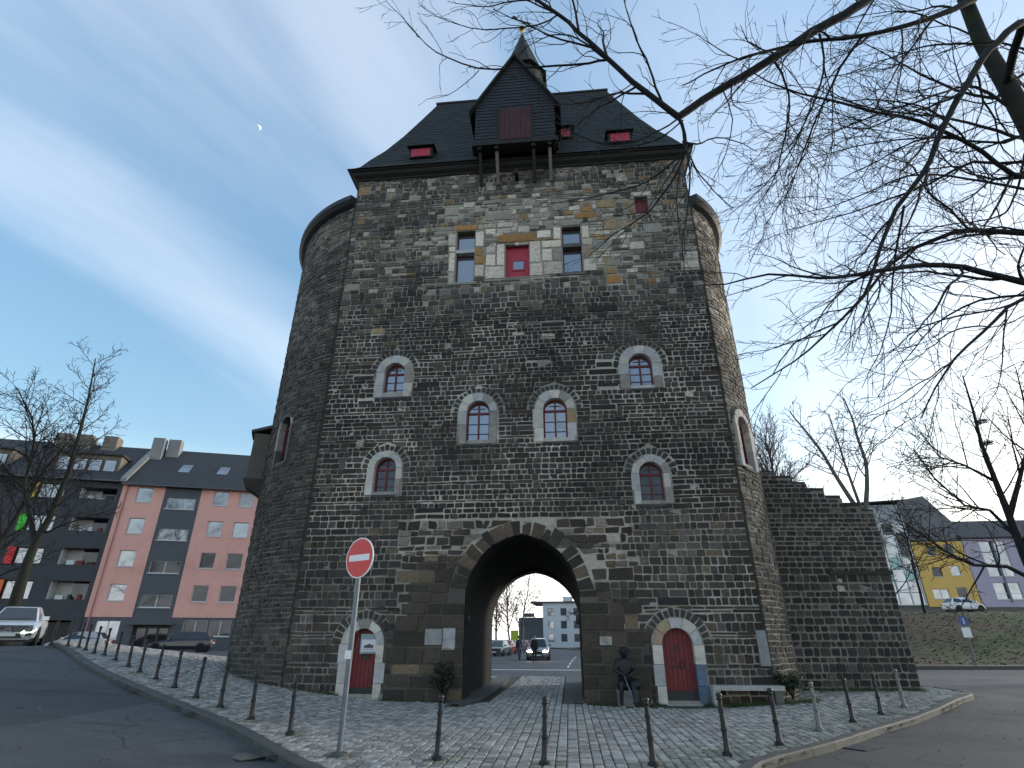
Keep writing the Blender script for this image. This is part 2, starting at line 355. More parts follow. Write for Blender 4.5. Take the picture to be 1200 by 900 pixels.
def sett_mesh(mb, q, rnd, base=None):
    s0, s1, o0, o1, x, y = q; j = 0.009; z = g(x, y)+rnd.uniform(-0.012, 0.005)+0.012*noise.noise((x*.8, y*.8, 2)); i_ = 0.022; tz = [rnd.uniform(-0.007,0.006) for _ in range(4)]
    out = [(s0+j, o0+j), (s1-j, o0+j), (s1-j, o1-j), (s0+j, o1-j)]; inn = [(s0+j+i_, o0+j+i_), (s1-j-i_, o0+j+i_), (s1-j-i_, o1-j-i_), (s0+j+i_, o1-j-i_)]
    c0 = base or Vector((0,0,0)); vv = []
    for a, b in out: p = P0+TT*(a+rnd.uniform(-.006,.006))+TN*(b+rnd.uniform(-.006,.006)); vv.append((p.x-c0.x, p.y-c0.y, z-0.05-c0.z))
    for a, b in out: p = P0+TT*a+TN*b; vv.append((p.x-c0.x, p.y-c0.y, z-0.013-c0.z))
    for n, (a, b) in enumerate(inn): p = P0+TT*a+TN*b; vv.append((p.x-c0.x, p.y-c0.y, z+tz[n]-c0.z))
    fs = [(8,9,10,11)] + [(a+i, a+(i+1)%4, a+(i+1)%4+4, a+i+4) for a in (0,4) for i in range(4)]
    mb.add(vv, fs, sett_color(x, y, rnd))
setts.sort(key=lambda q: math.hypot(q[4], q[5])*(1 if abs(math.atan2(q[4], q[5])) < 0.6 and q[5] > 9.4 else 50))
for q in setts[:300]:
    mb = MB(); b = Vector((q[4], q[5], g(q[4], q[5]))); sett_mesh(mb, q, rs, b); mb.build('sett', M_COBBLE, pavement, loc=b)
mb = MB()
for q in setts[300:]: sett_mesh(mb, q, rs)
tag(mb.build('setts', M_COBBLE, pavement), kind='stuff')

kerb_root = None
def kerb_run(pts, name, w=0.2, h=0.2, top=0.012, gap=0.006, label=None):
    root = None
    base = MB()
    for a, b in zip(pts, pts[1:]):
        a3 = Vector((a.x, a.y, 0)); b3 = Vector((b.x, b.y, 0)); base.bar(a3+Vector((0,0,g(a.x,a.y)-0.30)), b3+Vector((0,0,g(b.x,b.y)-0.30)), 0.16, 0.2)
    root = tag(base.build(name, M_JOINT), kind='structure')
    n = len(pts)
    nor = []
    for i in range(n):
        t = (pts[min(i+1,n-1)]-pts[max(i-1,0)]).normalized(); nor.append(Vector((t.y, -t.x, 0)))
    for i in range(n-1):
        a, b = pts[i], pts[i+1]; t = (b-a).normalized(); a2 = a+t*gap; b2 = b-t*gap
        mb = MB(); za, zb = g(a.x,a.y)+top+random.uniform(-.006,.006), g(b.x,b.y)+top+random.uniform(-.006,.006)
        org = Vector((a.x, a.y, za)); bv = 0.025
        vv = []
        for p, z, nn in ((a2, za, nor[i]), (b2, zb, nor[i+1])):
            for off, dz in ((w/2,-h),(w/2,-bv),(w/2-bv,0),(-w/2,0),(-w/2,-h)):
                q = p+nn*off; vv.append((q.x-org.x, q.y-org.y, z+dz-org.z))
        fs = [(k, 5+k, 5+(k+1)%5, (k+1)%5) for k in range(5)] + [(4,3,2,1,0), (5,6,7,8,9)]
        mb.add(vv, fs); mb.build('kerb_stone', M_KERB, root, loc=org)
    return root
kerb_run(KERB, 'kerb')

# gateway carriageway kerbs and raised footways through the passage
fk = MB()
lk = [(-1.62,-1.25),(-1.42,-0.75),(-1.22,0.2),(-1.15,2.0),(-1.15,6.0),(-1.3,10.0),(-1.55,12.6)]
for (a, b) in zip(lk, lk[1:]):
    fk.add([(*tw(*a).xy, 0.01), (*tw(*b).xy, 0.01), (*tw(*b).xy, 0.075), (*tw(*a).xy, 0.075),
            (*tw(-2.05 if a[1] > -0.1 else min(a[0]-.5,-2.0), a[1]).xy, 0.075), (*tw(-2.05 if b[1] > -0.1 else min(b[0]-.5,-2.0), b[1]).xy, 0.075)], [(0,1,2,3),(3,2,5,4)])
fk.add([(*tw(1.27,0.0).xy,0.01),(*tw(1.27,12.6).xy,0.01),(*tw(1.27,12.6).xy,0.075),(*tw(1.27,0.0).xy,0.075),(*tw(2.05,0.0).xy,0.075),(*tw(2.05,12.6).xy,0.075),(*tw(2.05,0.0).xy,0.01)],
       [(0,3,2,1),(3,4,5,2),(0,6,4,3)])
tag(fk.build('footway', M_KERB), kind='structure')
# ================================================================== GATE TOWER
tower = empty('gate_tower', P0, -TA)
tag(tower, 'massive dark stone medieval gate tower with pointed archway and steep slate roof', 'gate tower')
rt = random.Random(5)

# perimeter coordinate u: flat front from XL to XR, then round the drums
A_L0 = math.atan2(0-LC[1], XL-LC[0]); A_R0 = math.atan2(0-RC[1], XR-RC[0])
def wallpt(u, d):                                  # d > 0 is outward
    if u < XL:
        a = A_L0-(XL-u)/LR; return (LC[0]+(LR+d)*math.cos(a), LC[1]+(LR+d)*math.sin(a))
    if u > XR:
        a = A_R0+(u-XR)/RR; return (RC[0]+(RR+d)*math.cos(a), RC[1]+(RR+d)*math.sin(a))
    return (u, -d)
def u_left(ang): return XL-(A_L0-ang)*LR          # ang in radians (negative, -pi..)
def u_right(ang): return XR+(ang-A_R0)*RR

ZTOP_L, ZTOP_R, ZTOP = 19.55, 18.35, 21.05
# openings: centre u, half width, sill z, top z, surround width, ring of thin voussoirs, kind
OPEN = [
 dict(n='w1', u=-4.79, a=.40, z0=10.0, z1=11.45, b=.33, r=.24, k='arch'), dict(n='w2', u=-1.50, a=.43, z0=8.05, z1=9.72, b=.31, r=.24, k='arch'),
 dict(n='w3', u=1.31, a=.43, z0=8.05, z1=9.72, b=.33, r=.24, k='arch'),   dict(n='w4', u=4.52, a=.43, z0=9.97, z1=11.4, b=.34, r=.24, k='arch'),
 dict(n='w5', u=-4.79, a=.40, z0=6.28, z1=7.65, b=.24, r=.26, k='arch'),  dict(n='w6', u=4.48, a=.40, z0=5.77, z1=7.22, b=.25, r=.26, k='arch'),
 dict(n='dl', u=-4.95, a=.45, z0=0.02, z1=2.02, b=.27, r=.28, k='arch'),  dict(n='dr', u=4.72, a=.46, z0=0.0, z1=2.02, b=.29, r=.28, k='arch'),
 dict(n='wl', u=u_left(R(-127.5)), a=.42, z0=7.8, z1=9.75, b=.14, r=0, k='arch'), dict(n='wr', u=u_right(R(-38.5)), a=.45, z0=7.05, z1=9.0, b=.25, r=.2, k='arch'),
 dict(n='tl', u=-2.235, a=.39, z0=15.05, z1=17.70, b=.0, r=0, k='rect'), dict(n='tr', u=2.255, a=.39, z0=15.22, z1=17.61, b=0, r=0, k='rect'),
 dict(n='td', u=-0.03, a=.49, z0=15.16, z1=16.85, b=0, r=0, k='rect'), dict(n='ts', u=5.3, a=.28, z0=18.05, z1=18.99, b=0, r=0, k='rect'),
]
OP = {o['n']: o for o in OPEN}
# the gate: pointed arch
GA, GS, GT = 1.80, 2.90, 4.84; BS = 2.3
def gate_half(z, extra=0.0):
    if z < GS: return GA+extra
    rise = GT-GS; c = (rise*rise-GA*GA)/(2*GA); rad = GA+c+extra
    q = rad*rad-(z-GS)**2
    return (math.sqrt(q)-c) if q > 0 and math.sqrt(q) > c else None
def hole(o, z, grow=0.0, ring=True):
    a = o['a']+o['b']+grow
    if z < o['z0']-(grow if grow else 0): return None
    if o['k'] == 'rect':
        return (o['u']-a, o['u']+a) if z < o['z1'] else None
    zs = o['z1']-o['a']
    if z <= zs: return (o['u']-a, o['u']+a)
    rr = a+(o['r'] if ring else 0)
    q = rr*rr-(z-zs)**2
    return (o['u']-math.sqrt(q), o['u']+math.sqrt(q)) if q > 0 else None

# explicit large dressed blocks round the upper openings: (u0,u1,z0,z1,colour)
WHT, WHT2, OCH, GRY, DRK = (0.60,0.57,0.54), (0.46,0.44,0.42), (0.33,0.19,0.07), (0.28,0.28,0.275), (0.020,0.020,0.021)
BLOCKS = [(-3.0,-2.66,17.62,16.95,WHT2),(-2.95,-2.66,16.9,16.62,WHT),(-2.92,-2.66,16.58,15.6,WHT),(-2.90,-2.66,15.55,14.98,WHT2),
 (-2.75,-1.72,17.74,18.02,OCH),(-1.82,-1.45,16.85,17.66,WHT),(-1.82,-1.5,16.36,16.8,OCH),(-1.82,-1.4,15.92,16.32,OCH),(-1.82,-1.42,15.30,15.88,WHT),
 (-1.38,-0.56,15.14,15.75,WHT),(-0.90,-0.56,15.79,16.9,WHT),(-1.36,-0.94,15.8,16.4,WHT),(-1.36,-0.94,16.45,16.85,WHT2),(-0.85,0.72,16.95,17.38,OCH),
 (0.48,0.95,15.85,16.95,WHT),(0.48,1.02,15.17,15.8,WHT2),(1.06,1.82,15.2,15.82,WHT2),(1.0,1.42,15.87,16.5,WHT),(1.46,1.82,15.87,16.42,GRY),(1.0,1.82,16.55,16.92,WHT),(1.5,1.82,16.98,17.62,WHT),
 (2.69,3.0,16.95,17.62,WHT),(2.69,3.05,15.9,16.55,(0.33,0.27,0.22)),(2.69,3.1,16.58,16.9,WHT2),(2.69,3.2,15.26,15.85,WHT),(1.78,2.75,17.66,17.95,GRY),
 (-1.4,-0.95,17.45,17.75,WHT),(-0.9,-0.3,17.45,17.72,WHT2),(0.0,0.5,17.45,17.8,WHT2),(0.8,1.4,17.1,17.5,WHT),(-0.9,-0.2,17.78,18.05,WHT2),
 (2.45,3.3,18.0,18.3,OCH),(2.7,3.2,18.34,18.62,OCH),(2.85,3.1,18.66,18.9,OCH),(3.6,4.2,17.3,17.9,(0.30,0.245,0.165)),(3.2,3.9,16.3,16.7,GRY),(3.4,4.2,18.5,18.95,(0.26,0.20,0.13)),
 (3.55,4.15,14.6,15.0,OCH),(3.5,4.0,15.05,15.4,(0.26,0.19,0.10)),(3.6,4.2,15.45,15.75,GRY),(4.9,5.75,19.02,19.25,WHT2),(4.75,4.99,18.2,18.9,(0.28,0.22,0.15)),(5.62,5.85,18.15,18.85,GRY),
 (4.6,5.2,16.2,16.6,WHT2),(5.3,6.0,17.0,17.5,GRY),(6.55,7.25,15.15,15.5,WHT2),(6.75,7.28,15.6,15.95,WHT2),(0.9,1.4,12.3,12.45,WHT2),(-0.2,0.2,12.4,12.52,WHT2),
 (-7.3,-6.7,14.9,15.3,GRY),(-5.9,-5.4,12.8,13.05,(0.28,0.22,0.13)),(-7.35,-6.8,20.15,20.7,(0.27,0.2,0.12)),(-6.0,-5.6,20.2,20.45,WHT2),(-4.9,-4.4,19.6,19.95,GRY),
 (-1.0,-0.3,18.2,18.6,GRY),(1.5,2.2,18.5,19.2,GRY),(0.2,0.8,18.9,19.3,GRY),(-3.2,-2.6,18.6,19.0,GRY),(-2.4,-1.9,19.0,19.3,WHT2),(4.3,5.0,17.3,17.8,(0.3,0.26,0.19)),
 # dark long bonders in the middle zone
 (2.6,3.66,10.6,10.82,DRK),(2.9,3.5,10.9,11.12,DRK),(2.9,3.66,10.1,10.25,DRK),(-6.4,-5.6,10.75,10.95,DRK),(-1.0,-0.45,12.75,13.0,DRK),(0.9,1.8,12.75,12.95,DRK),(-3.9,-3.0,10.35,10.6,DRK),(2.7,3.9,13.3,13.6,DRK),
 (4.25,5.2,2.64,2.9,DRK),(-6.1,-5.5,9.75,9.9,DRK),(0.3,1.2,11.3,11.45,DRK),(2.6,3.5,9.2,9.4,DRK),(-3.6,-2.6,5.62,5.8,DRK),(6.0,6.25,9.55,9.75,WHT2),(-5.95,-5.7,8.05,8.3,GRY)]
BLOCKS = [(a, b, min(c, d), max(c, d), k) for a, b, c, d, k in BLOCKS]
PLAQ = [(-2.42,-2.02,1.42,2.02),(-2.98,-2.44,1.55,2.0)]

# zone of large ashlar round the gate: per course left/right limits
ash = []; z = 0.0; ra = random.Random(3)
while z < 5.3:
    h = ra.choice([0.30,0.36,0.42,0.46]) if z < 3.6 else ra.choice([0.16,0.22,0.30])
    ash.append((z, min(z+h, 5.38), -4.05+ra.uniform(-.3,.3) if z > 0.2 else -4.2, 3.85+ra.uniform(-.3,.15) if z < 2.6 else 3.3+ra.uniform(-.5,.6))); z += h
def ash_range(z):
    for a in ash:
        if a[0] <= z < a[1]: return (a[2], a[3])
    return None

def wob(u, z): return 0.035*noise.noise((u*0.22, z*0.55, 3.0))+0.016*noise.noise((u*1.1, z*2.3, 9.0))
def stone_verts(q, d, bev, rnd, org=None):
    # q: bl, br, tr, tl in (u, z)
    pts = []
    for i in range(4):
        p, n, m = q[i], q[(i+1)%4], q[(i-1)%4]
        def cut(p, t):
            L = math.hypot(t[0]-p[0], t[1]-p[1]); c = min(L*0.22, rnd.uniform(0.006, 0.034)); k = c/max(L, 1e-6)
            return (p[0]+(t[0]-p[0])*k, p[1]+(t[1]-p[1])*k)
        pts += [cut(p, m), cut(p, n)]
    cu = sum(p[0] for p in pts)/8; cz = sum(p[1] for p in pts)/8
    vs = []
    for u, z in pts: x, y = wallpt(u, -0.03); vs.append((x, y, z))
    wu = max(0.02, max(abs(p[0]-cu) for p in pts)); wz = max(0.02, max(abs(p[1]-cz) for p in pts))
    ku = max(0.4, 1-bev/wu); kz = max(0.4, 1-bev/wz)
    for u, z in pts:
        x, y = wallpt(cu+(u-cu)*ku, d+rnd.uniform(-.006, .006)); vs.append((x, y, cz+(z-cz)*kz))
    if org: vs = [(x-org[0], y-org[1], z-org[2]) for x, y, z in vs]
    fs = [tuple(range(8, 16))] + [(i, (i+1)%8, (i+1)%8+8, i+8) for i in range(8)]
    return vs, fs
facing = MB(); single = []
def put_stone(q, d, bev, c, rnd, big=False):
    if big: single.append((q, d, bev, c))
    else:
        vs, fs = stone_verts(q, d, bev, rnd); facing.add(vs, fs, c)

def col_at(u, z, rnd):
    k = 1.2*rnd.choice([rnd.uniform(0.45, 1.15)]*3+[rnd.uniform(1.1, 1.9)]); t = rnd.random()
    k *= max(.45, 1.0+0.9*noise.noise((u*.35, z*.35, 1.0))+0.5*noise.noise((u*1.2, z*1.2, 7.0)))
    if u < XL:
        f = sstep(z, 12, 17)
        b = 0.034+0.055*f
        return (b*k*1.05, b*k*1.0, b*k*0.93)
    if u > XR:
        b = 0.07+0.085*sstep(z, 9, 14)  # right drum: grazing sun put into the stone colour, paler and browner upward
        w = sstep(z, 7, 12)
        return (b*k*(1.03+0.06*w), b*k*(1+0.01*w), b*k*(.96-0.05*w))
    up = sstep(z+0.5*math.sin(u*1.3)+0.3*math.sin(u*3.1), 12.6, 15.6)
    wz = (sstep(z, 14.7, 15.3)*(1-sstep(z, 18.0, 20.6)))*(sstep(u, -3.6, -2.6))*(1-sstep(u, 3.0, 6.5))
    if t < wz*0.75: b = rnd.choice([rnd.uniform(0.16, 0.34), rnd.uniform(0.3, 0.56)]); return (b, b*0.97, b*0.90)
    if t < wz*0.82: return (0.26*k**.4, 0.18*k**.4, 0.09*k**.4)
    if up > 0.4 and rnd.random() < 0.10*up: b = rnd.uniform(0.22, 0.38); return (b, b*.98, b*.95)
    if up > 0.4 and rnd.random() < 0.04*up: return (0.20, 0.145, 0.085)
    b = 0.029*(1-up)+0.085*up
    if z < 5.4: b = 0.036
    br = rnd.uniform(0.0, 1.0)
    if br < 0.18: return (b*k*1.35, b*k*1.14, b*k*0.86)
    return (b*k*1.03, b*k*1.0, b*k*0.97)

def subtract(segs, cutb, cutt, joint):
    # segs: list of (lb, rb, lt, rt); remove interval cut at bottom and top
    out = []
    for lb, rb, lt, rt in segs:
        m0, m1 = (cutb[0]+cutt[0])/2, (cutb[1]+cutt[1])/2; l, r = (lb+lt)/2, (rb+rt)/2
        if m1 <= l or m0 >= r: out.append((lb, rb, lt, rt)); continue
        if m0-l > 0.05: out.append((lb, cutb[0]-joint, lt, cutt[0]-joint))
        if r-m1 > 0.05: out.append((cutb[1]+joint, rb, cutt[1]+joint, rt))
    return out
def cuts(zb, zt, ashlar=False):
    zm = (zb+zt)/2; res = []
    for o in OPEN:
        hm = hole(o, zm)
        hb, ht = hole(o, zb+0.005), hole(o, zt-0.005)
        zs = o['z1']-o['a']
        if o['k'] == 'arch' and zm > zs:
            if hb is None and ht is None: continue
            hb = hb or (o['u'], o['u']); ht = ht or (o['u'], o['u']); res.append((hb, ht))
        elif hm: res.append((hm, hm))
    ex_ = 0.55 if zt > GS+.02 else 0.0
    hb, ht = gate_half(zb, ex_), gate_half(zt, ex_)
    if hb: h2 = ht if ht else 0.0; res.append(((-hb+.06, hb+.06), (-h2+.06, h2+.06)))
    if not ashlar:
        a = ash_range(zm)
        if a: res.append((a, a))
        for b in BLOCKS+[(p[0],p[1],p[2],p[3],0) for p in PLAQ]:
            if b[2]-0.02 < zm < b[3]+0.02: res.append(((b[0], b[1]), (b[0], b[1])))
    else:
        for b in PLAQ:
            if b[2] < zm < b[3]: res.append(((b[0], b[1]), (b[0], b[1])))
    return res
def lay(u0, u1, z0, z1, hfun, wfun, ashlar=False, zmin=None, seed=1):
    rnd = random.Random(seed); z = z0
    while z < z1-0.05:
        h = hfun(z, rnd); zt = min(z+h, z1)
        segs = [(u0, u1, u0, u1)]
        j = 0.013
        for cb, ct in cuts(z, zt, ashlar): segs = subtract(segs, cb, ct, j)
        for lb, rb, lt, rt in segs:
            if (rb+rt)/2-(lb+lt)/2 < 0.05: continue
            cutsu = [0.0]; Lm = (rb+rt)/2-(lb+lt)/2; x = 0
            while True:
                w = wfun(z, (lb+lt)/2+x, rnd, h) if wfun is w_mid else wfun(z, (lb+lt)/2+x, rnd)
                if x+w*1.45 > Lm: break
                x += w; cutsu.append(x/Lm)
            cutsu.append(1.0)
            lm_ = (lb+lt)/2; last = len(cutsu)-2
            for i_, (a, b) in enumerate(zip(cutsu, cutsu[1:])):
                # upright joints inside the run; only its two ends follow the slanted edge
                ub0 = lb if i_ == 0 else max(lm_+Lm*a, lb+.03); ut0 = lt if i_ == 0 else max(lm_+Lm*a, lt+.03)
                ub1 = rb if i_ == last else min(lm_+Lm*b, rb-.03); ut1 = rt if i_ == last else min(lm_+Lm*b, rt-.03)
                ub1 = max(ub1, ub0+.02) if i_ < last else ub1; ut1 = max(ut1, ut0+.02) if i_ < last else ut1
                if ub1-ub0 < .03 and ut1-ut0 < .03: continue
                um = (ub0+ub1+ut0+ut1)/4
                if zmin and z+h/2 < zmin(um): continue
                jj = rnd.uniform(0.005, 0.018)
                e = lambda s=0.013: rnd.uniform(-s, s)
                wb = lambda u, zz: 0 if ashlar else wob(u, zz)
                q = [(ub0+jj+e(), z+jj+wb(ub0, z)+e()), (ub1-jj+e(), z+jj+wb(ub1, z)+e()), (ut1-jj+e(), zt-jj+wb(ut1, zt)+e()), (ut0+jj+e(), zt-jj+wb(ut0, zt)+e())]
                if ashlar and z > 3.3:
                    if rnd.random() < .13: continue
                    q = [(p_[0]+rnd.uniform(-.03,.03), p_[1]+rnd.uniform(-.03,.03)) for p_ in q]
                if ashlar:
                    k = rnd.uniform(0.6, 1.5); t = rnd.random(); bb = 0.038
                    c = (bb*k*1.12, bb*k, bb*k*.86) if t < .85 else (0.12*k, 0.10*k, 0.07*k)
                    if z > 3.4 and rnd.random() < 0.18: c = (0.16*k, 0.15*k, 0.14*k)
                    put_stone(q, rnd.uniform(0.008, 0.05), 0.02, c, rnd, (zt-z) > 0.28 and (ub1-ub0) > 0.3)
                else:
                    put_stone(q, rnd.uniform(0.002, 0.042), 0.010, col_at(um, z, rnd), rnd)
        z = zt
gmin = lambda u: g(*(P0+TT*wallpt(u,0)[0]+TN*wallpt(u,0)[1]).xy)-0.1
def h_mid(z, r):
    if r.random() < .13: return r.uniform(0.085, 0.13)
    if z < 5.4: return r.uniform(0.17, 0.27)
    return r.uniform(0.15, 0.215) if z < 12.8 else r.uniform(0.12, 0.28)
def w_mid(z, u, r, h=.2):
    if h < .14: return r.uniform(0.28, 0.9)
    if z < 12.8: return r.choice([r.uniform(0.17, 0.31)]*7+[r.uniform(0.34, 0.62)])
    return r.uniform(0.16, 0.46)
lay(XL+0.01, XR-0.01, 0.0, ZTOP, h_mid, w_mid, zmin=gmin, seed=21)
UL1, UR1 = u_left(R(-178)), u_right(R(28))
lay(UL1, XL-0.01, 0.0, ZTOP_L, lambda z, r: r.uniform(0.12, 0.20), lambda z, u, r: r.uniform(0.2, 0.48), zmin=gmin, seed=22)
lay(XR+0.01, UR1, 0.0, ZTOP_R, lambda z, r: r.uniform(0.13, 0.20), lambda z, u, r: r.uniform(0.18, 0.4), zmin=gmin, seed=23)
ra2 = random.Random(9)
for a in ash:
    lay(a[2], a[3], a[0], a[1], lambda z, r: a[1]-a[0], lambda z, u, r: r.uniform(0.4, 0.95) if a[1] < 3.8 else r.uniform(0.22, 0.6), ashlar=True, zmin=gmin, seed=int(ra2.random()*1e6))
for (a, b, c, d, k) in BLOCKS:
    j = 0.008; kk = rt.uniform(0.85, 1.12)
    put_stone([(a+j,c+j),(b-j,c+j),(b-j,d-j),(a+j,d-j)], rt.uniform(0.015, 0.04), 0.014, tuple(x*kk for x in k), rt, True)
# gate voussoirs: wedge stones along both arcs of the pointed arch
rise = GT-GS; GCc = (rise*rise-GA*GA)/(2*GA); GR = GA+GCc
amax = math.acos(GCc/GR)
for sgn in (-1, 1):
    nv = 10; an = [amax*i/nv+(rt.uniform(-.05,.05) if 0 < i < nv else 0) for i in range(nv+1)]
    for i in range(nv):
        r1 = GR+rt.uniform(0.42, 0.60); e = 0.006
        def P(r, a): return (0.06+sgn*(r*math.cos(a)-GCc), GS+r*math.sin(a))
        if rt.random() < .10: continue
        q = [P(GR, an[i]+e), P(r1, an[i]+e), P(r1, an[i+1]-e), P(GR, an[i+1]-e)]
        if sgn < 0: q = [q[1], q[0], q[3], q[2]]
        k = rt.uniform(0.7, 1.4); c = rt.choice([(0.036*k,0.033*k,0.029*k),(0.05*k,0.041*k,0.032*k),(0.028*k,0.027*k,0.025*k),(0.028*k,0.027*k,0.025*k),(0.09*k,0.07*k,0.055*k)])
        q = [(p_[0]+rt.uniform(-.025,.025), p_[1]+rt.uniform(-.025,.025)) for p_ in q]
        put_stone(q, rt.uniform(0.0, 0.06), 0.02, c, rt, True)
    z = 0.0
    while False:
        h = min(rt.uniform(0.3, 0.5), GS-z); w = rt.uniform(0.30, 0.54)
        x0, x1 = sorted((0.06+sgn*GA, 0.06+sgn*(GA+w)))
        k = rt.uniform(0.7, 1.3)
        put_stone([(x0+.006,z+.008),(x1-.008,z+.008),(x1-.008,z+h-.008),(x0+.006,z+h-.008)], rt.uniform(.01,.04), 0.02, (0.042*k,0.037*k,0.030*k), rt, True); z += h
# thin voussoir rings over the arched openings
for o in OPEN:
    if o['r'] <= 0: continue
    zs = o['z1']-o['a']; r0 = o['a']+o['b']+0.015; r1 = r0+o['r']-0.03; nv = int(math.pi*r0/0.15)
    for i in range(nv):
        a0, a1 = math.pi*i/nv+.02, math.pi*(i+1)/nv-.02
        P = lambda r, a: (o['u']-r*math.cos(a), zs+r*math.sin(a))
        rr = r1+rt.uniform(-.05, .03)
        q = [P(r0, a0), P(r0, a1), P(rr, a1), P(rr, a0)][::-1]
        q = [P(r0, a1), P(r0, a0), P(rr, a0), P(rr, a1)]
        k = rt.uniform(0.7, 1.4)
        put_stone(q, rt.uniform(0.008, 0.03), 0.010, (0.038*k, 0.039*k, 0.042*k), rt)
fo = facing.build('facing_stones', M_STONE, tower); tag(fo, kind='stuff')
single.sort(key=lambda s: -abs((s[0][2][0]-s[0][0][0])*(s[0][2][1]-s[0][0][1])))
mb = MB()
for i, (q, d, bev, c) in enumerate(single):
    if i < 300:
        cu = (q[0][0]+q[2][0])/2; x, y = wallpt(cu, 0); org = (x, y, q[0][1])
        vs, fs = stone_verts(q, d, bev, rt, org); MB().add(vs, fs, c).build('stone', M_STONE, tower, loc=org)
    else:
        vs, fs = stone_verts(q, d, bev, rt); mb.add(vs, fs, c)
if mb.v: tag(mb.build('small_ashlars', M_STONE, tower), kind='stuff')

# the wall behind the facing, of mortar, with its openings cut out
core = MB(); dz = 0.1
def core_strip(u0, u1, z0, z1, nsub, cfun):
    z = z0
    while z < z1-1e-4:
        zt = min(z+dz, z1)
        segs = [(u0, u1, u0, u1)]
        for o in OPEN:
            hb, ht = hole(o, z+1e-3, 0.03-o['b']*0.6, False), hole(o, zt-1e-3, 0.03-o['b']*0.6, False)
            zs = o['z1']-o['a']
            if hb is None and ht is None: continue
            if o['k'] == 'arch' and zt > zs: hb = hb or (o['u'], o['u']); ht = ht or (o['u'], o['u'])
            elif hb is None or ht is None:
                if hole(o, (z+zt)/2, 0.03-o['b']*0.6, False) is None: continue
                hb = ht = hb or ht
            segs = subtract(segs, hb, ht, 0)
        hb, ht = gate_half(z, 0.02), gate_half(zt, 0.02)
        if hb and u0 < 0 < u1: h2 = ht or 0.0; segs = subtract(segs, (-hb+.06, hb+.06), (-h2+.06, h2+.06), 0)
        for lb, rb, lt, rt_ in segs:
            n = max(1, int(math.ceil((rb-lb)/nsub)))
            for i in range(n):
                a, b = i/n, (i+1)/n
                p = [(lb+(rb-lb)*a, z), (lb+(rb-lb)*b, z), (lt+(rt_-lt)*b, zt), (lt+(rt_-lt)*a, zt)]
                core.add([(*wallpt(u, 0), zz) for u, zz in p], [(0,1,2,3)], cfun((p[0][0]+p[1][0])/2, z))
        z = zt
def mcol(u, z):
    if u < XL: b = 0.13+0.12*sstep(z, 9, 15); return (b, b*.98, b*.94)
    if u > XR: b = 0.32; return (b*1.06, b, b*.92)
    a = ash_range(z)
    if a and a[0] < u < a[1]: b = 0.085+0.30*sstep(z+2.2*noise.noise((u*.9,z*.9,5)), 3.6, 4.6); return (b, b*.96, b*.9)
    b = 0.42 if z < 13 else 0.34
    if z < 5: b = 0.32
    b *= max(.45, min(1.15, 0.85+0.75*noise.noise((u*.45, z*.45, 21.0))))
    return (b, b*.985, b*.95)
dk = lambda u, z: (0.035, 0.034, 0.031)
core_strip(XL, XL+.07, 0, ZTOP, 2.0, dk); core_strip(XR-.07, XR, 0, ZTOP, 2.0, dk); core_strip(XL-.07, XL, 0, ZTOP_L, 2.0, dk); core_strip(XR, XR+.07, 0, ZTOP_R, 2.0, dk)
core_strip(XL+.07, XR-.07, 0, ZTOP, 2.0, mcol); core_strip(UL1, XL-.07, 0, ZTOP_L, 0.45, mcol); core_strip(XR+.07, UR1, 0, ZTOP_R, 0.45, mcol)
cw = core.build('wall_core', M_MORTAR, tower)
# sides and back of the block above and behind the drums
bk = MB(); DEP = 8.0
bk.add([(XL,0,0),(XL,0,ZTOP),(XL,DEP,ZTOP),(XL,DEP,0)], [(0,1,2,3)], (0.13,0.125,0.12))
bk.add([(XR,0,0),(XR,0,ZTOP),(XR,DEP,ZTOP),(XR,DEP,0)], [(3,2,1,0)], (0.13,0.125,0.12))
bz = [GS+(4.5-GS)*i/10 for i in range(11)]
BA, BT = 1.95, 4.45
def back_half(z):
    if z < BS: return BA
    rr = BT-BS; c = (rr*rr-BA*BA)/(2*BA); q = (BA+c)**2-(z-BS)**2
    return max(0.0, math.sqrt(max(q, 0))-c)
zl = [0, BS]+[BS+(BT-BS)*math.sin(math.pi/2*i/10) for i in range(1, 11)]
for za, zb in zip(zl, zl[1:]):
    for sg in (-1, 1):
        ha, hb = back_half(za), back_half(zb); X_ = XL if sg < 0 else XR
        bk.add([(0.06+sg*ha,DEP,za),(0.06+sg*hb,DEP,zb),(X_,DEP,zb),(X_,DEP,za)], [(0,1,2,3) if sg > 0 else (3,2,1,0)], (0.12,0.115,0.11))
bk.add([(XL,DEP,BT),(XR,DEP,BT),(XR,DEP,ZTOP),(XL,DEP,ZTOP)], [(3,2,1,0)], (0.12,0.115,0.11))
bk.build('rear_wall', M_STONE, tower)
# passage: front arch soffit, wider vaulted chamber, rear arch
def ring_half(kind):
    return (lambda z: gate_half(z)) if kind == 0 else back_half
def outline(a, zs, zt, n=12):
    rr = zt-zs; c = (rr*rr-a*a)/(2*a); rad = a+c; am = math.acos(c/rad)
    L = [(-a, 0.0), (-a, zs)] + [(-(rad*math.cos(am*i/n)-c), zs+rad*math.sin(am*i/n)) for i in range(1, n)]
    L += [(0.0, zt)]; return L + [(-x, z) for x, z in reversed(L[:-1])]
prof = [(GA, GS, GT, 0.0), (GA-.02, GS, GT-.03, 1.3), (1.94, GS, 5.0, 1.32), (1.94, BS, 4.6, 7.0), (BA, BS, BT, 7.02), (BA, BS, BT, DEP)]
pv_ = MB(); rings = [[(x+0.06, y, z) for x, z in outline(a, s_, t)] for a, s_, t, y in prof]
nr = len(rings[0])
pv_.v = [p for r_ in rings for p in r_]
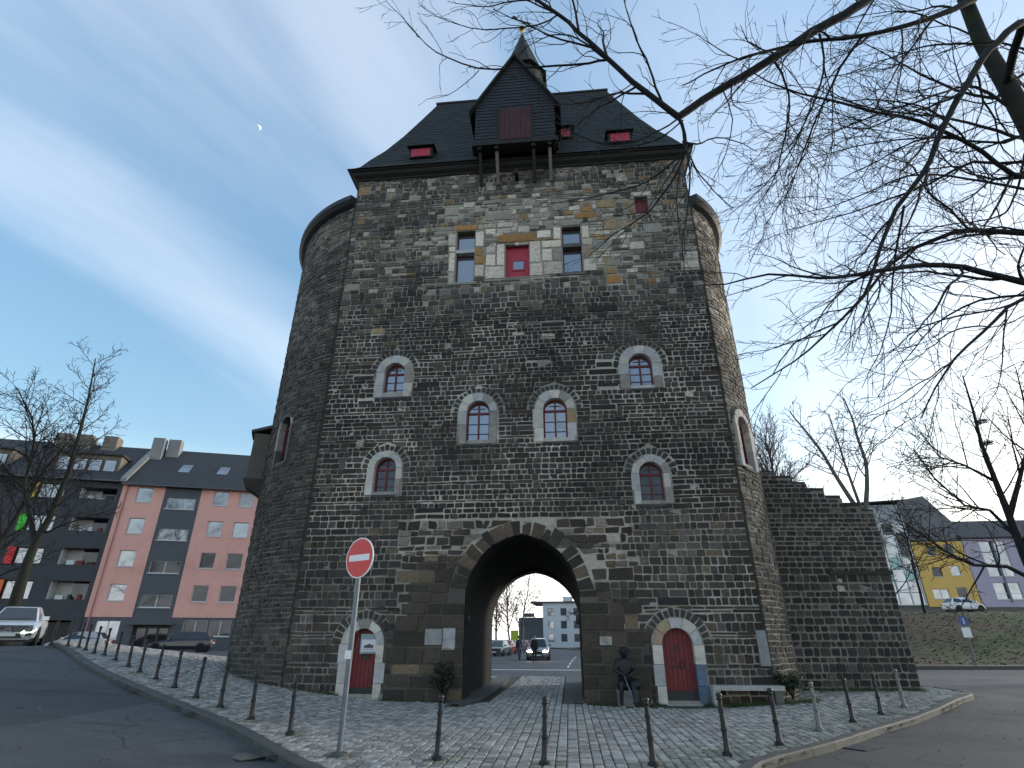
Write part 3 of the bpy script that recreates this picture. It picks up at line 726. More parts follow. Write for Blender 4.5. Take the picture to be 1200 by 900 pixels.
pv_.f = [(i*nr+k, i*nr+k+1, (i+1)*nr+k+1, (i+1)*nr+k) for i in range(len(rings)-1) for k in range(nr-1)]; pv_.c = [None]*len(pv_.f)
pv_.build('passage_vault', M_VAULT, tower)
for sg in (-1, 1):                               # iron pintles at the gate jambs
    MB().lathe([(0.0,-.14),(.09,-.14),(.11,0),(.09,.14),(0,.14)], 10).build('pintle', M_IRON, tower, loc=(0.06+sg*(GA-0.02), 0.5, 2.28))

# ---------------------------------------------------------------- windows and doors of the tower
def arch_pts(a, z0, z1, n=14):
    zs = z1-a
    return [(-a, z0), (-a, zs)] + [(-a*math.cos(math.pi*i/n), zs+a*math.sin(math.pi*i/n)) for i in range(1, n)] + [(a, zs), (a, z0)]
def ring(mb, inner, outer, y0, y1, closed=True):
    n = len(inner); rng = range(n) if closed else range(n-1)
    vs = [(x, y0, z) for x, z in inner]+[(x, y0, z) for x, z in outer]+[(x, y1, z) for x, z in inner]+[(x, y1, z) for x, z in outer]
    fs = []
    for i in rng:
        j = (i+1)%n
        fs += [(i, j, n+j, n+i), (2*n+i, 3*n+i, 3*n+j, 2*n+j), (i, 2*n+i, 2*n+j, j), (n+i, n+j, 3*n+j, 3*n+i)]
    mb.add(vs, fs)
def place(o):
    """location and z-rotation of an opening in tower coordinates: x along the wall, y into the wall"""
    x, y = wallpt(o['u'], 0); x2, y2 = wallpt(o['u'], 1)
    return (x, y, o['z0']), math.atan2(x2-x, -(y2-y))
rw = random.Random(31)
def surround(o, parent, cols, proud=0.035, depth=0.42, njamb=2, narch=5):
    a, b, H = o['a'], o['b'], o['z1']-o['z0']; zs = H-a
    ci = 0
    for sg in (-1, 1):
        zz = 0.0
        hs = [zs*rw.uniform(.4,.6), 0] if njamb == 2 else [zs*.3, zs*.36, 0]; hs[-1] = zs-sum(hs)
        for h in hs:
            bb = b+rw.uniform(-.07, .05); x0, x1 = sorted((sg*a, sg*(a+bb)))
            c = cols[ci % len(cols)]; ci += 1; k = rw.uniform(.85, 1.1)
            m_ = MB(); m_.box(x0, x1, -proud-rw.uniform(0,.012), depth, zz+.006, zz+h-.006, tuple(q*k for q in c)); m_.build('surround_stone', M_LIME, parent); zz += h
    for i in range(narch):
        a0, a1 = math.pi*i/narch+.012, math.pi*(i+1)/narch-.012; n = 4
        r1 = a+b+rw.uniform(-.05, .03)
        L = [(-r1*math.cos(a0+(a1-a0)*t/n), zs+r1*math.sin(a0+(a1-a0)*t/n)) for t in range(n+1)] + [(-a*math.cos(a1-(a1-a0)*t/n), zs+a*math.sin(a1-(a1-a0)*t/n)) for t in range(n+1)]
        c = cols[ci % len(cols)]; ci += 1; k = rw.uniform(.85, 1.1)
        MB().prism(L, -proud-rw.uniform(0,.012), depth, tuple(q*k for q in c)).build('surround_stone', M_LIME, parent)
def arched_window(key, cols, glass, rows=2, bars=False):
    o = OP[key]; loc, rz = place(o); a, H = o['a'], o['z1']-o['z0']; zs = H-a
    fr = MB(); y0, y1 = 0.20, 0.27
    inner = [(x*(a-.06)/a, .06 if z < .01 else z-(0.0 if z <= zs else (z-zs)*.13)) for x, z in arch_pts(a, 0, H)]
    ring(fr, inner, arch_pts(a-.003, 0, H-.003), y0, y1)
    fr.box(-.032, .032, y0-.015, y1+.01, .061, H-.07)
    fr.box(-a+.061, a-.061, y0-.012, y1+.008, zs-.045, zs+.03)
    win = fr.build('window', M_RED, tower, loc=loc, rz=rz)
    gb = MB()
    for k in range(1, rows+1):
        zz = .06+(zs-.10)*k/(rows+1)
        for sg in (-1, 1): gb.box(*sorted((sg*.033, sg*(a-.061))), y0+.005, y1-.01, zz-.011, zz+.011)
    for sg in (-1, 1): gb.box(*sorted((sg*.033, sg*(a-.2))), y0+.005, y1-.01, zs+a*.42, zs+a*.42+.02)
    tag(gb.build('glazing_bars', M_RED if not bars else M_IRON, win), kind='stuff')
    for sg in (-1, 1):
        x0, x1 = (-a+.05, -.02) if sg < 0 else (.02, a-.05)
        MB().add([(x0,y0+.03,.05),(x1,y0+.03,.05),(x1,y0+.033+rw.uniform(-.003,.003),zs-.02),(x0,y0+.03,zs-.02)], [(0,1,2,3)]).build('pane', glass, win)
    top = [p for p in arch_pts(a-.03, 0, H-.03) if p[1] >= zs-.03]
    MB().add([(x, y0+.03, z) for x, z in top], [tuple(range(len(top)))[::-1]]).build('pane', glass, win)
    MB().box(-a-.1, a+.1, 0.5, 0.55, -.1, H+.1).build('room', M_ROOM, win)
    MB().box(-a-.02, a+.02, -.05, .33, -.09, -.003, (0.055,0.055,0.055)).build('sill', M_LIME, win)
    surround(o, win, cols)
    return win
LW, LG, LD = (0.52,0.485,0.43), (0.42,0.415,0.41), (0.27,0.25,0.225)
arched_window('w1', [LG,LG,LW,LD,LG,LW,LG,LW,LD], M_GLASS); arched_window('w2', [LD,LG,LD,LD,LW,LW,LG,LD,LG], M_GLASS, 2, True)
arched_window('w3', [LW,LW,LG,(0.36,0.26,0.14),LW,LG,LW,LD,LW], M_GLASS, 2, True); arched_window('w4', [LD,LG,LD,LG,LW,LG,LW,LG,LG], M_GLASS)
arched_window('w5', [LW,LW,LD,LW,LW,LG,LW,LG,LW], M_GLASSD); arched_window('w6', [LG,LG,LD,LW,LW,LW,LG,LG,LD], M_GLASSD)
arched_window('wl', [(.1,.1,.09),LD,(.08,.08,.08),(.1,.1,.09),LD,(.09,.09,.09),(.1,.1,.1),(.08,.08,.08),LD], M_GLASSD); arched_window('wr', [LG,LW,LG,LW,LW,LG,LW,LG,LW], M_GLASSD)

def plank_door(key, cols, notice=False):
    o = OP[key]; loc, rz = place(o); zg = g(*(P0+TT*loc[0]).xy)
    a, H = o['a'], o['z1']-o['z0']; zs = H-a; d = MB(); n = 7; w = 2*a/n
    for i in range(n):
        x0, x1 = -a+i*w+.004, -a+(i+1)*w-.004; ht = lambda x: zs+math.sqrt(max(0, a*a-x*x))
        xa, xb = max(-a+.004, x0), min(a-.004, x1)
        poly = [(xa, .33), (xb, .33), (xb, ht(xb)), ((xa+xb)/2, ht((xa+xb)/2)), (xa, ht(xa))]
        d.prism(poly, .22+rw.uniform(0,.006), .28)
    door = d.build('door', M_RED, tower, loc=loc)
    MB().box(-a+.004, a-.004, .205, .28, .04, .327).build('kick_plate', mat('grey black paint', (0.02,0.021,0.024), rough=.5, var=.3), door)
    MB().box(-a-.05, a+.05, -.10, .36, -.1, .03, (0.3,0.3,0.29)).build('threshold', M_LIME, door)
    hd = MB(); hd.lathe([(0,-.02),(.06,-.02),(.07,0),(0.05,.02)], 12, (0,0,0))
    if not notice:
        rg = MB(); rg.tube([(0.10+.085*math.cos(t*math.pi/6), .195, 1.02+.085*math.sin(t*math.pi/6)) for t in range(13)], [.012]*13, 6); rg.build('ring_handle', M_IRON, door)
        MB().box(-.30,-.02,.20,.219,.93,.975).build('strap', M_IRON, door)
        MB().box(-.03,.05,.205,.219,1.40,1.54).build('letter_slot', M_IRON, door)
        MB().lathe([(0,0),(.025,0),(.03,.02),(.02,.045),(0,.05)], 10).build('knob', M_GALV, door, loc=(.36,.215,1.1)).rotation_euler = (R(90),0,0)
    else:
        MB().box(-.04,.16,.205,.219,1.12,1.27).build('letter_slot', M_IRON, door)
    surround(o, door, cols, njamb=3)
    return door
dl = plank_door('dl', [LW,LW,LG,LW,LG,LW,LW,LG,LD,LW,LG], True)
dr = plank_door('dr', [LW,LG,LW,(0.10,0.145,0.21),(0.10,0.145,0.21),LW,(0.36,0.27,0.20),(0.38,0.30,0.19),LG,LW,LG])
# rectangular openings at the top
def cross_window(key, trans):
    o = OP[key]; loc, rz = place(o); a, H = o['a'], o['z1']-o['z0']; fr = MB(); y0, y1 = .22, .28
    lo = trans-.09; hi = trans+.09
    for z0, z1 in ((0.0, lo), (hi, H)):
        ring(fr, [(-a+.05,z0+.05),(-a+.05,z1-.05),(a-.05,z1-.05),(a-.05,z0+.05)], [(-a,z0),(-a,z1),(a,z1),(a,z0)], y0, y1)
    w = fr.build('window', mat('dark red frame', (0.09,0.02,0.022), rough=.5), tower, loc=loc)
    for z0, z1 in ((0.0, lo), (hi, H)):
        MB().add([(-a+.04,y0+.03,z0+.04),(a-.04,y0+.03,z0+.04),(a-.04,y0+.03,z1-.04),(-a+.04,y0+.03,z1-.04)], [(0,1,2,3)]).build('pane', M_GLASS, w)
    MB().box(-a-.03, a+.03, -.02, .34, lo+.004, hi-.004, LG if key == 'tl' else (0.10,0.095,0.085)).build('transom', M_LIME, w)
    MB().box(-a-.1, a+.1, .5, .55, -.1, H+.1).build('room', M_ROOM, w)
    MB().box(-a-.12, a+.12, -.05, .36, -.12, -.003, LD if key == 'tl' else (0.12,0.115,0.11)).build('sill', M_LIME, w)
    rv = MB(); rv.box(-a-.05,-a-.002,-.005,.45,0,H,LD); rv.box(a+.002,a+.05,-.005,.45,0,H,LD); rv.box(-a,a,-.005,.45,H+.002,H+.05,(0.16,0.13,0.09)); rv.build('reveal', M_LIME, w)
cross_window('tl', 1.58); cross_window('tr', 1.40)
def red_hatch(key, pane=False):
    o = OP[key]; loc, rz = place(o); a, H = o['a'], o['z1']-o['z0']; d = MB(); n = 5
    for i in range(n):
        w = 2*a/n; d.box(-a+i*w+.003, -a+(i+1)*w-.003, .20, .27, .01, H-.01)
    h = d.build('hatch', M_REDB if pane else M_RED, tower, loc=loc)
    fr = MB(); ring(fr, [(-a+.06,.06),(-a+.06,H-.06),(a-.06,H-.06),(a-.06,.06)], [(-a+.001,0),(-a+.001,H),(a-.001,H),(a-.001,0)], .17, .198); fr.build('hatch_frame', M_REDB if pane else M_RED, h)
    if pane:
        fr = MB(); ring(fr, [(-.18,.52),(-.18,.95),(.24,.95),(.24,.52)], [(-.24,.46),(-.24,1.01),(.30,1.01),(.30,.46)], .165, .199); fr.build('hatch_frame', M_REDB, h)
        MB().add([(-.18,.19,.52),(.24,.19,.52),(.24,.19,.95),(-.18,.19,.95)], [(0,1,2,3)]).build('pane', M_GLASS, h)
    rv = MB(); rv.box(-a-.05,-a-.002,-.005,.45,0,H,LD); rv.box(a+.002,a+.05,-.005,.45,0,H,LD); rv.box(-a,a,-.005,.45,H+.002,H+.05,LD); rv.box(-a-.05,a+.05,-.03,.45,-.06,-.003,LD); rv.build('reveal', M_LIME, h)
red_hatch('td', True); red_hatch('ts')

# ---------------------------------------------------------------- cornices, roof, hoist bay, spire
def ring_rect(mb, prof, x0, x1, y0, y1):
    """sweep a profile of (outset, z) round a rectangle"""
    n = len(prof)
    for o_, z in prof: mb.v += [(x0-o_, y0-o_, z), (x1+o_, y0-o_, z), (x1+o_, y1+o_, z), (x0-o_, y1+o_, z)]
    for i in range(n-1):
        for k in range(4): mb.f.append((i*4+k, i*4+(k+1)%4, (i+1)*4+(k+1)%4, (i+1)*4+k)); mb.c.append(None)
cn = MB(); ring_rect(cn, [(0.004,20.93),(0.09,21.0),(0.09,21.06),(0.24,21.17),(0.30,21.30),(0.38,21.34),(0.38,21.42),(-0.2,21.42)], XL, XR, 0, DEP)
cn.build('cornice', M_TIMBER, tower)
RZ = 30.95; RYC = DEP/2; RXL, RXR = -5.10, 4.90
def roof_pt(side, t):                            # t 0 eave .. 1 ridge, with a bell-cast foot
    pass
roof = MB(); lv = []
for t in [0, .04, .09, .16, .3, .5, .75, 1.0]:
    ins = -0.46+ (RYC+0.46)*(0.0 if t == 0 else (t*0.86+0.14*(1-(1-t)**5)))
    zz = 21.40+(RZ-21.40)*(t if t > .16 else t*(.55+.45*t/.16))
    if t == 0: zz = 21.40
    f = (ins+0.46)/(RYC+0.46)
    xl = (XL-.46)+(RXL-(XL-.46))*f; xr = (XR+.46)+(RXR-(XR+.46))*f
    lv.append([(xl, ins, zz), (xr, ins, zz), (xr, DEP-ins, zz), (xl, DEP-ins, zz)])
roof.v = [p for l in lv for p in l]
roof.f = [(i*4+k, i*4+(k+1)%4, (i+1)*4+(k+1)%4, (i+1)*4+k) for i in range(len(lv)-1) for k in range(4)]
roof.f.append((3,2,1,0)); roof.c = [None]*len(roof.f)
roof_o = roof.build('roof', M_SLATE, tower)
def roof_front(z):                               # y of the front slope at height z
    for a, b in zip(lv, lv[1:]):
        if a[0][2] <= z <= b[0][2]: k = (z-a[0][2])/(b[0][2]-a[0][2]); return a[0][1]+(b[0][1]-a[0][1])*k
    return RYC
# slate courses: thin overlapping strips on the front and the two hips
sl = MB(); rr_ = random.Random(2); zc_ = 21.75
def lerp(a, b, t): return a+(b-a)*t
def hip_x(z, side):
    for a, b in zip(lv, lv[1:]):
        if a[0][2] <= z <= b[0][2]: k = (z-a[0][2])/(b[0][2]-a[0][2]); return lerp(a[side][0], b[side][0], k)
while zc_ < RZ-0.35:
    z1 = zc_+0.30; x = hip_x(zc_, 0)+0.05; xe = hip_x(zc_, 1)-0.05; ya, yb = roof_front(zc_), roof_front(z1)
    while x < xe-.1:
        w = min(rr_.uniform(.22, .4), xe-x); k = rr_.uniform(.004, .02)
        xa, xb = x+.004, x+w-.004; ca = max(0, hip_x(z1,0)+.03-xa); cb = max(0, xb-hip_x(z1,1)+.03)
        sl.add([(xa, ya-.02-k, zc_-.02), (xb, ya-.02-k, zc_-.02), (xb-cb, yb-.006, z1), (xa+ca, yb-.006, z1), (xa, ya-.001, zc_-.02), (xb, ya-.001, zc_-.02)], [(0,1,2,3),(0,4,5,1)]); x += w
    zc_ += 0.27
tag(sl.build('slates', M_SLATE, roof_o), kind='stuff')
MB().tube([(RXL-.1,RYC,RZ+.02),(RXR+.1,RYC,RZ+.02)], [.1,.1], 8).build('ridge_capping', M_LEAD, roof_o)
for (sx, z0, w, h) in ((-4.65, 22.55, .92, .52), (2.2, 23.85, .62, .55), (4.75, 22.55, .88, .52)):
    y = roof_front(z0)-.12; d = MB()
    d.box(-w/2-.1, w/2+.1, 0, 1.2, 0, h+.1); dm = d.build('dormer', M_SLATE, tower, loc=(sx, y, z0))
    MB().add([(-w/2-.2,-.18,h+.08),(w/2+.2,-.18,h+.08),(w/2+.2,1.3,h+.42),(-w/2-.2,1.3,h+.42),(-w/2-.2,-.18,h+.13),(w/2+.2,-.18,h+.13),(w/2+.2,1.3,h+.47),(-w/2-.2,1.3,h+.47)],
       [(0,1,2,3),(7,6,5,4),(0,4,5,1),(1,5,6,2),(3,7,4,0)]).build('dormer_roof', M_SLATE, dm)
    sh = MB()
    for i in range(4): sh.box(-w/2+i*w/4+.004, -w/2+(i+1)*w/4-.004, -.03, -.003, .04, h)
    sh.build('shutter', M_REDB, dm)
# hoist bay on the front
BX0, BX1, BZ0, BZ1, BAP, BY = -1.86, 1.78, 21.85, 24.15, 27.5, -0.9
hb = MB(); hb.prism([(BX0,BZ0),(BX1,BZ0),(BX1,BZ1),(-.04,BAP-.12),(BX0,BZ1)], BY, 3.4)
hob = hb.build('hoist_bay', M_SLATEB, tower)
bs = MB(); zz = BZ0+.05; rb_ = random.Random(8)
while zz < BAP-.4:
    def xlim(z): return (BX0, BX1) if z < BZ1 else (BX0+(z-BZ1)/(BAP-.12-BZ1)*(-.04-BX0), BX1-(z-BZ1)/(BAP-.12-BZ1)*(BX1+.04))
    a, b = xlim(zz+.2); x = a+.02
    while x < b-.08:
        w = min(rb_.uniform(.2,.3), b-x); xa, xb = x+.004, x+w-.004
        if not (-.80 < (xa+xb)/2 < .76 and zz < 24.0): bs.add([(xa,BY-.02-rb_.uniform(.002,.014),zz),(xb,BY-.02-rb_.uniform(.002,.014),zz),(xb,BY-.003,zz+.22),(xa,BY-.003,zz+.22),(xa,BY-.001,zz),(xb,BY-.001,zz)], [(0,1,2,3),(0,4,5,1)])
        x += w
    zz += .2
tag(bs.build('slates', M_SLATEB, hob), kind='stuff')
ov = .22
for sg in (-1, 1):
    X_ = BX0 if sg < 0 else BX1; cx = -.04
    e = (X_+sg*.28, BZ1-.28*(BAP-.12-BZ1)/abs(X_-cx)); t = .14
    L = [(cx, BAP-.10), (e[0], e[1]), (e[0], e[1]+t), (cx, BAP-.10+t*1.5)]
    if sg > 0: L = L[::-1]
    MB().prism(L, BY-ov, 3.9).build('bay_roof', M_SLATE, hob)
dd = MB()
for i in range(6): dd.box(-.74+i*.24+.004, -.74+(i+1)*.24-.004, BY-.06, BY-.002, 21.95, 23.92)
hd_ = dd.build('loading_door', mat('old red boards', (0.05,0.011,0.016), rough=.75, var=.35, vscale=3, bump=.3), hob)
MB().box(-.82,-.743,BY-.08,BY-.002,21.88,24.0).build('door_post', M_TIMBER, hob); MB().box(.703,.78,BY-.08,BY-.002,21.88,24.0).build('door_post', M_TIMBER, hob)
fl = MB(); fl.box(BX0-.1, BX1+.1, BY-.12, -.4, 21.62, 21.845); fl.build('sill_beam', M_TIMBER, hob)
for x in (-1.62,-.86,.78,1.5):
    MB().bar((x,-.02,20.2),(x,BY+.12,21.62), .14, .16).build('strut', M_TIMBERG if x in (-.86,1.5) else M_TIMBER, hob)
    MB().box(x-.09, x+.09, BY-.05, .0, 21.46, 21.615).build('joist', M_TIMBER, hob)
MB().box(-.1,.06,-.5,-.02,20.35,20.6).build('corbel', M_LIME if False else M_TIMBER, hob)
# ridge turret and spire
sp = MB(); N8 = 8
sp.lathe([(1.3,0),(1.3,1.15),(1.55,1.2),(1.2,1.75),(.86,2.9),(.48,4.2),(.07,5.6)], N8, (0,0,0))
spo = sp.build('spire', M_SLATE, tower, loc=(0.02, RYC, 31.35-.25)); spo.rotation_euler = (0,0,R(22.5))
lv_ = MB()
for k in range(8):
    a = 2*math.pi*(k+.5)/8; r_ = 1.22; lv_.bar((r_*math.cos(a)*1.0, r_*math.sin(a), .35), (r_*math.cos(a), r_*math.sin(a), 1.0), .5, .03)
tag(lv_.build('louvres', M_TIMBERG, spo), kind='stuff')
MB().lathe([(0,5.55),(.05,5.55),(.05,6.05),(.17,6.15),(.2,6.3),(.12,6.45),(.03,6.5),(.03,7.5),(0,7.5)], 12).build('finial', M_GOLD, spo)
vn = MB(); vn.box(-.7,.5,-.012,.012,7.0,7.06); vn.prism([(-.75,6.9),(-.35,7.0),(-.3,7.25),(-.6,7.3)], -.012,.012); vn.prism([(.35,6.95),(.75,7.03),(.35,7.12)], -.012,.012)
vn.build('weather_vane', M_LEAD, spo)

# drum cornices and low roofs
def drum_cap(side):
    mb = MB(); prof = [(0.0,-.35),(.02,-.12),(.22,-.02),(.36,.14),(.36,.36),(-.4,.62)]
    n = 40; c, r, zt = (LC, LR, ZTOP_L) if side < 0 else (RC, RR, ZTOP_R)
    a0, a1 = (A_L0, R(-240)) if side < 0 else (A_R0, R(60))
    for i in range(n+1):
        a = a0+(a1-a0)*i/n
        for o_, z in prof: mb.v.append((c[0]+(r+o_)*math.cos(a), c[1]+(r+o_)*math.sin(a), zt+z))
    m = len(prof)
    for i in range(n):
        for k in range(m-1): mb.f.append((i*m+k, (i+1)*m+k, (i+1)*m+k+1, i*m+k+1) if side > 0 else (i*m+k+1, (i+1)*m+k+1, (i+1)*m+k, i*m+k))
    t = len(mb.v); mb.v.append((c[0], c[1], zt+1.3))
    for i in range(n): mb.f.append((i*m+m-1, (i+1)*m+m-1, t) if side > 0 else (t, (i+1)*m+m-1, i*m+m-1))
    mb.f.append(tuple(range(m))); mb.c = [None]*len(mb.f)
    mb.build('drum_cornice', M_LEAD, tower)
drum_cap(-1); drum_cap(1)
# garderobe box corbelled out of the left drum
ga = R(-154); gx_, gy_ = LC[0]+LR*math.cos(ga), LC[1]+LR*math.sin(ga)
gb = MB(); cs = (0.20,0.19,0.175)
gb.box(-.5,.5,-.62,.5,0,1.95,(0.10,0.092,0.075)); gbo = gb.build('garderobe', M_LIME, tower, loc=(gx_, gy_, 7.75), rz=ga+R(90))
MB().add([(-.6,-.76,1.95),(.6,-.76,1.95),(.66,.4,2.35),(-.66,.4,2.35),(-.6,-.76,2.05),(.6,-.76,2.05),(.66,.4,2.5),(-.66,.4,2.5)],[(0,3,2,1),(4,5,6,7),(0,1,5,4),(1,2,6,5),(3,0,4,7)],(0.09,0.09,0.085)).build('lid', M_LIME, gbo)
for x in (-.4,.4):
    MB().prism([(-.62,0),(.5,0),(.5,-.75),(.2,-.72),(-.1,-.5),(-.5,-.3)], -.14, .14, (0.045,0.043,0.04)).build('corbel', M_STONE, gbo, loc=(x,-.12,-.004), rz=R(90))
# grey plaques let into the gate wall
for i, (a, b, c, d) in enumerate(PLAQ):
    MB().box(a+.004, b-.004, -.03-.01*i, .1, c, d, (0.33,0.33,0.33) if i == 0 else (0.26,0.26,0.255)).build('plaque', M_LIME, tower)
MB().box(2.42,2.78,-.05,.1,1.55,1.78,(0.34,0.34,0.32)).build('plaque', M_LIME, tower)
MB().box(7.02,7.30,-.07,.1,1.0,1.95,(0.22,0.23,0.235)).build('plaque', M_LIME, tower)

# ================================================================== stepped remnant of the town wall
twall = empty('ruined_rampart', (7.6, 20.6, 0.0)); tag(twall, 'broken stepped town wall of dark stone joined to the gate tower', 'wall')
WX1 = 5.80
top_steps = [(0.0,7.85),(1.75,7.85),(1.75,7.50),(2.45,7.50),(2.45,7.28),(3.0,7.28),(3.0,7.05),(3.55,7.05),(3.55,6.78),(4.15,6.78),(4.15,6.5),(4.75,6.5),(4.75,6.22),(5.35,6.22),(5.35,6.02),(WX1,6.02)]
def wtop(x):
    z = 6.02
    for (a, za), (b, zb) in zip(top_steps[::2], top_steps[1::2]):
        if a <= x <= b: return za
    return z
wc = MB(); poly = [(0,-.2),(WX1,-.2)] + [(x, z) for x, z in reversed(top_steps)]
wc.prism(poly, 0, 1.7, (0.20,0.195,0.185)); wc.build('wall_core', M_MORTAR, twall)
# facing
def wstone(mb, q, d, bev, c, rnd, side=False, org=(0,0,0)):
    pts = []
    for i in range(4):
        p, n, m = q[i], q[(i+1)%4], q[(i-1)%4]
        for t in (m, n):
            L = math.hypot(t[0]-p[0], t[1]-p[1]); k = min(.3, rnd.uniform(.015,.05)/max(L,1e-5)); pts.append((p[0]+(t[0]-p[0])*k, p[1]+(t[1]-p[1])*k))
    cu = sum(p[0] for p in pts)/8; cz = sum(p[1] for p in pts)/8; vs = []
    wu = max(abs(p[0]-cu) for p in pts); wz = max(abs(p[1]-cz) for p in pts)
    f = (lambda u, dd, z: (u-org[0], -dd-org[1], z-org[2])) if not side else (lambda u, dd, z: (WX1+dd-org[0], u-org[1], z-org[2]))
    for u, z in pts: vs.append(f(u, -.03, z))
    for u, z in pts: vs.append(f(cu+(u-cu)*max(.4,1-bev/wu), d+rnd.uniform(-.008,.008), cz+(z-cz)*max(.4,1-bev/wz)))
    mb.add(vs, [tuple(range(8,16))]+[(i,(i+1)%8,(i+1)%8+8,i+8) for i in range(8)], c)
rwl = random.Random(44); wst = []; z = 0.05
while z < 7.8:
    h = rwl.uniform(.18,.29) if z < 4 else rwl.uniform(.13,.21)
    for side in (False, True):
        x = 0.0; xe = WX1 if not side else 1.68
        while x < xe-.02:
            w = rwl.uniform(.17,.42); w = xe-x if xe-x < w*1.4 else w
            tp = wtop(x+w/2) if not side else 6.02
            zt = min(z+h, tp-.01)
            if zt-z > .07:
                k = rwl.choice([rwl.uniform(.4,1.1)]*3+[rwl.uniform(1.2,2.4)]); b = .022 if x < 1.2 and not side else .030  # stones next to the tower darker: inner-corner shade put into their colour
                c = (b*k, b*k*1.0, b*k*.98) if rwl.random() < .85 else (b*k*1.5,b*k*1.5,b*k*1.2)
                j = rwl.uniform(.006,.014); e = lambda: rwl.uniform(-.012,.012)
                wst.append((abs(w*(zt-z)), [(x+j+e(),z+j+e()),(x+w-j+e(),z+j+e()),(x+w-j+e(),zt-j+e()),(x+j+e(),zt-j+e())], rwl.uniform(.005,.04), c, side))
            x += w
    z += h
wst += [(9, [(3.75,3.2),(4.05,3.2),(4.05,3.42),(3.75,3.42)], .062, (0.36,0.36,0.36), False), (9, [(3.85,3.5),(4.02,3.5),(4.02,3.66),(3.85,3.66)], .06, (0.33,0.33,0.33), False)]
# keep the patch stones clear of neighbours
wst = [w for w in wst if True or w[0] == 9 or w[4] or not (w[1][0][0] < 4.08 and w[1][1][0] > 3.72 and w[1][0][1] < 3.68 and w[1][2][1] > 3.18)]
wst.sort(key=lambda w: (w[4], -w[0])); rest = MB()
for i, (A, q, d, c, side) in enumerate(wst):
    if i < 300:
        mb = MB(); org = (q[0][0], 0, q[0][1]); wstone(mb, q, d, .02, c, rwl, side, org); mb.build('stone', M_STONE, twall, loc=org)
    else: wstone(rest, q, d, .02, c, rwl, side)
tag(rest.build('facing_stones', M_STONE, twall), kind='stuff')
for a, b in zip(top_steps[::2], top_steps[1::2]):
    mb = MB(); h_ = rwl.uniform(.05,.12); mb.box(a[0]+.01, b[0]-rwl.uniform(0,.06), -rwl.uniform(.0,.045), 1.73, a[1]+.003, a[1]+h_, (0.03,0.031,0.025)); mb.build('coping', M_STONE, twall)

MB().box(3.6, WX1+.05, -.09, 1.76, 3.78, 3.90, (0.028,0.028,0.025)).build('string_course', M_STONE, twall)
# ================================================================== STREET FURNITURE
def bollard_proto(m):
    root = empty('bollard', (0,0,0))
    b = MB(); b.lathe([(.085,0),(.085,.035),(.055,.06),(.05,.10),(.043,.13),(.041,.33)], 14); b.build('base', m, root, smooth=False)
    s = MB(); s.lathe([(.040,.331),(.052,.34),(.052,.375),(.040,.385),(.036,.60),(.048,.61),(.048,.645),(.036,.655),(.034,.78)], 14); s.build('shaft', m, root)
    c = MB(); c.lathe([(.034,.781),(.05,.79),(.052,.805),(.038,.815),(.036,.83),(.05,.842),(.052,.865),(.038,.885),(0.002,.895)], 14); c.build('cap', m, root)
    for ch in root.children: auto_smooth(ch, 40)
    return root
dark_b = bollard_proto(M_IRON); pale_b = bollard_proto(M_IRONL); first = {True: True, False: True}
for i, p in enumerate(BOLL):
    pale = i in (20, 23)
    src = pale_b if pale else dark_b
    o = src if first[pale] else copy_tree(src); first[pale] = False
    o.location = (p.x, p.y, g(p.x, p.y)-0.005); o.rotation_euler = (R(random.uniform(-2,2)), R(random.uniform(-2,2)), random.uniform(0,6))
    if pale: tag(o, 'pale worn grey iron bollard with ringed shaft beside the stepped wall', 'bollard', 'pale iron bollards')
    elif i < 15: tag(o, 'slim black iron bollard in the long row beside the sloping road', 'bollard', 'black bollards beside the sloping road')
    elif i < 20: tag(o, 'slim black iron bollard on the setts facing the archway and doors', 'bollard', 'black bollards facing the archway')
    else: tag(o, 'slim black iron bollard between the pale ones before the stepped wall', 'bollard', 'black bollards before the stepped wall')

# no-entry sign on its pole
sg_ = empty('road_sign', (SIGN_AT.x, SIGN_AT.y, g(SIGN_AT.x, SIGN_AT.y)-.02)); tag(sg_, 'round red no-entry sign with white bar on a grey steel pole', 'road sign')
sp_ = MB(); sp_.tube([(0,0,0),(0,0,3.36)], [.046,.046], 14); auto_smooth(sp_.build('pole', M_GALV, sg_), 50)
SZ = 3.05; rf = R(-34)
M_SRED = mat('red reflective sheet', (0.62,0.015,0.02), rough=.4, var=.06, vscale=3)
dsc = MB(); n = 40
dsc.lathe([(0.001,-.012),(.355,-.012),(.355,.006),(.001,.006)], n); ds = dsc.build('sign_disc', M_WHITE, sg_, loc=(0,-.06,SZ)); ds.rotation_euler = (R(90),0,rf)
rd = MB(); rd.lathe([(0.001,.0065),(.333,.0065),(.333,.010),(.001,.010)], n); rd.build('red_face', M_SRED, ds)
MB().box(-.265,.265,-.055,.055,.0105,.013).build('white_bar', M_WHITE, ds)
MB().box(-.22,.22,-.03,.03,-.05,-.0125).build('bracket', M_GALV, ds)
for z in (1.42, 1.46, 1.5): pass
cl_ = MB(); cl_.tube([(0,0,1.38),(0,0,1.44)], [.05,.05], 12); cl_.tube([(0,0,1.50),(0,0,1.55)], [.05,.05], 12); tag(cl_.build('clamp', M_GALV, sg_), kind='stuff')
MB().box(-.075,.03,-.055,-.04,1.40,1.53).build('sticker', M_WHITE, sg_)
MB().lathe([(.16,-.02),(.14,.05),(.05,.07)], 16).build('footing', M_KERB, sg_)

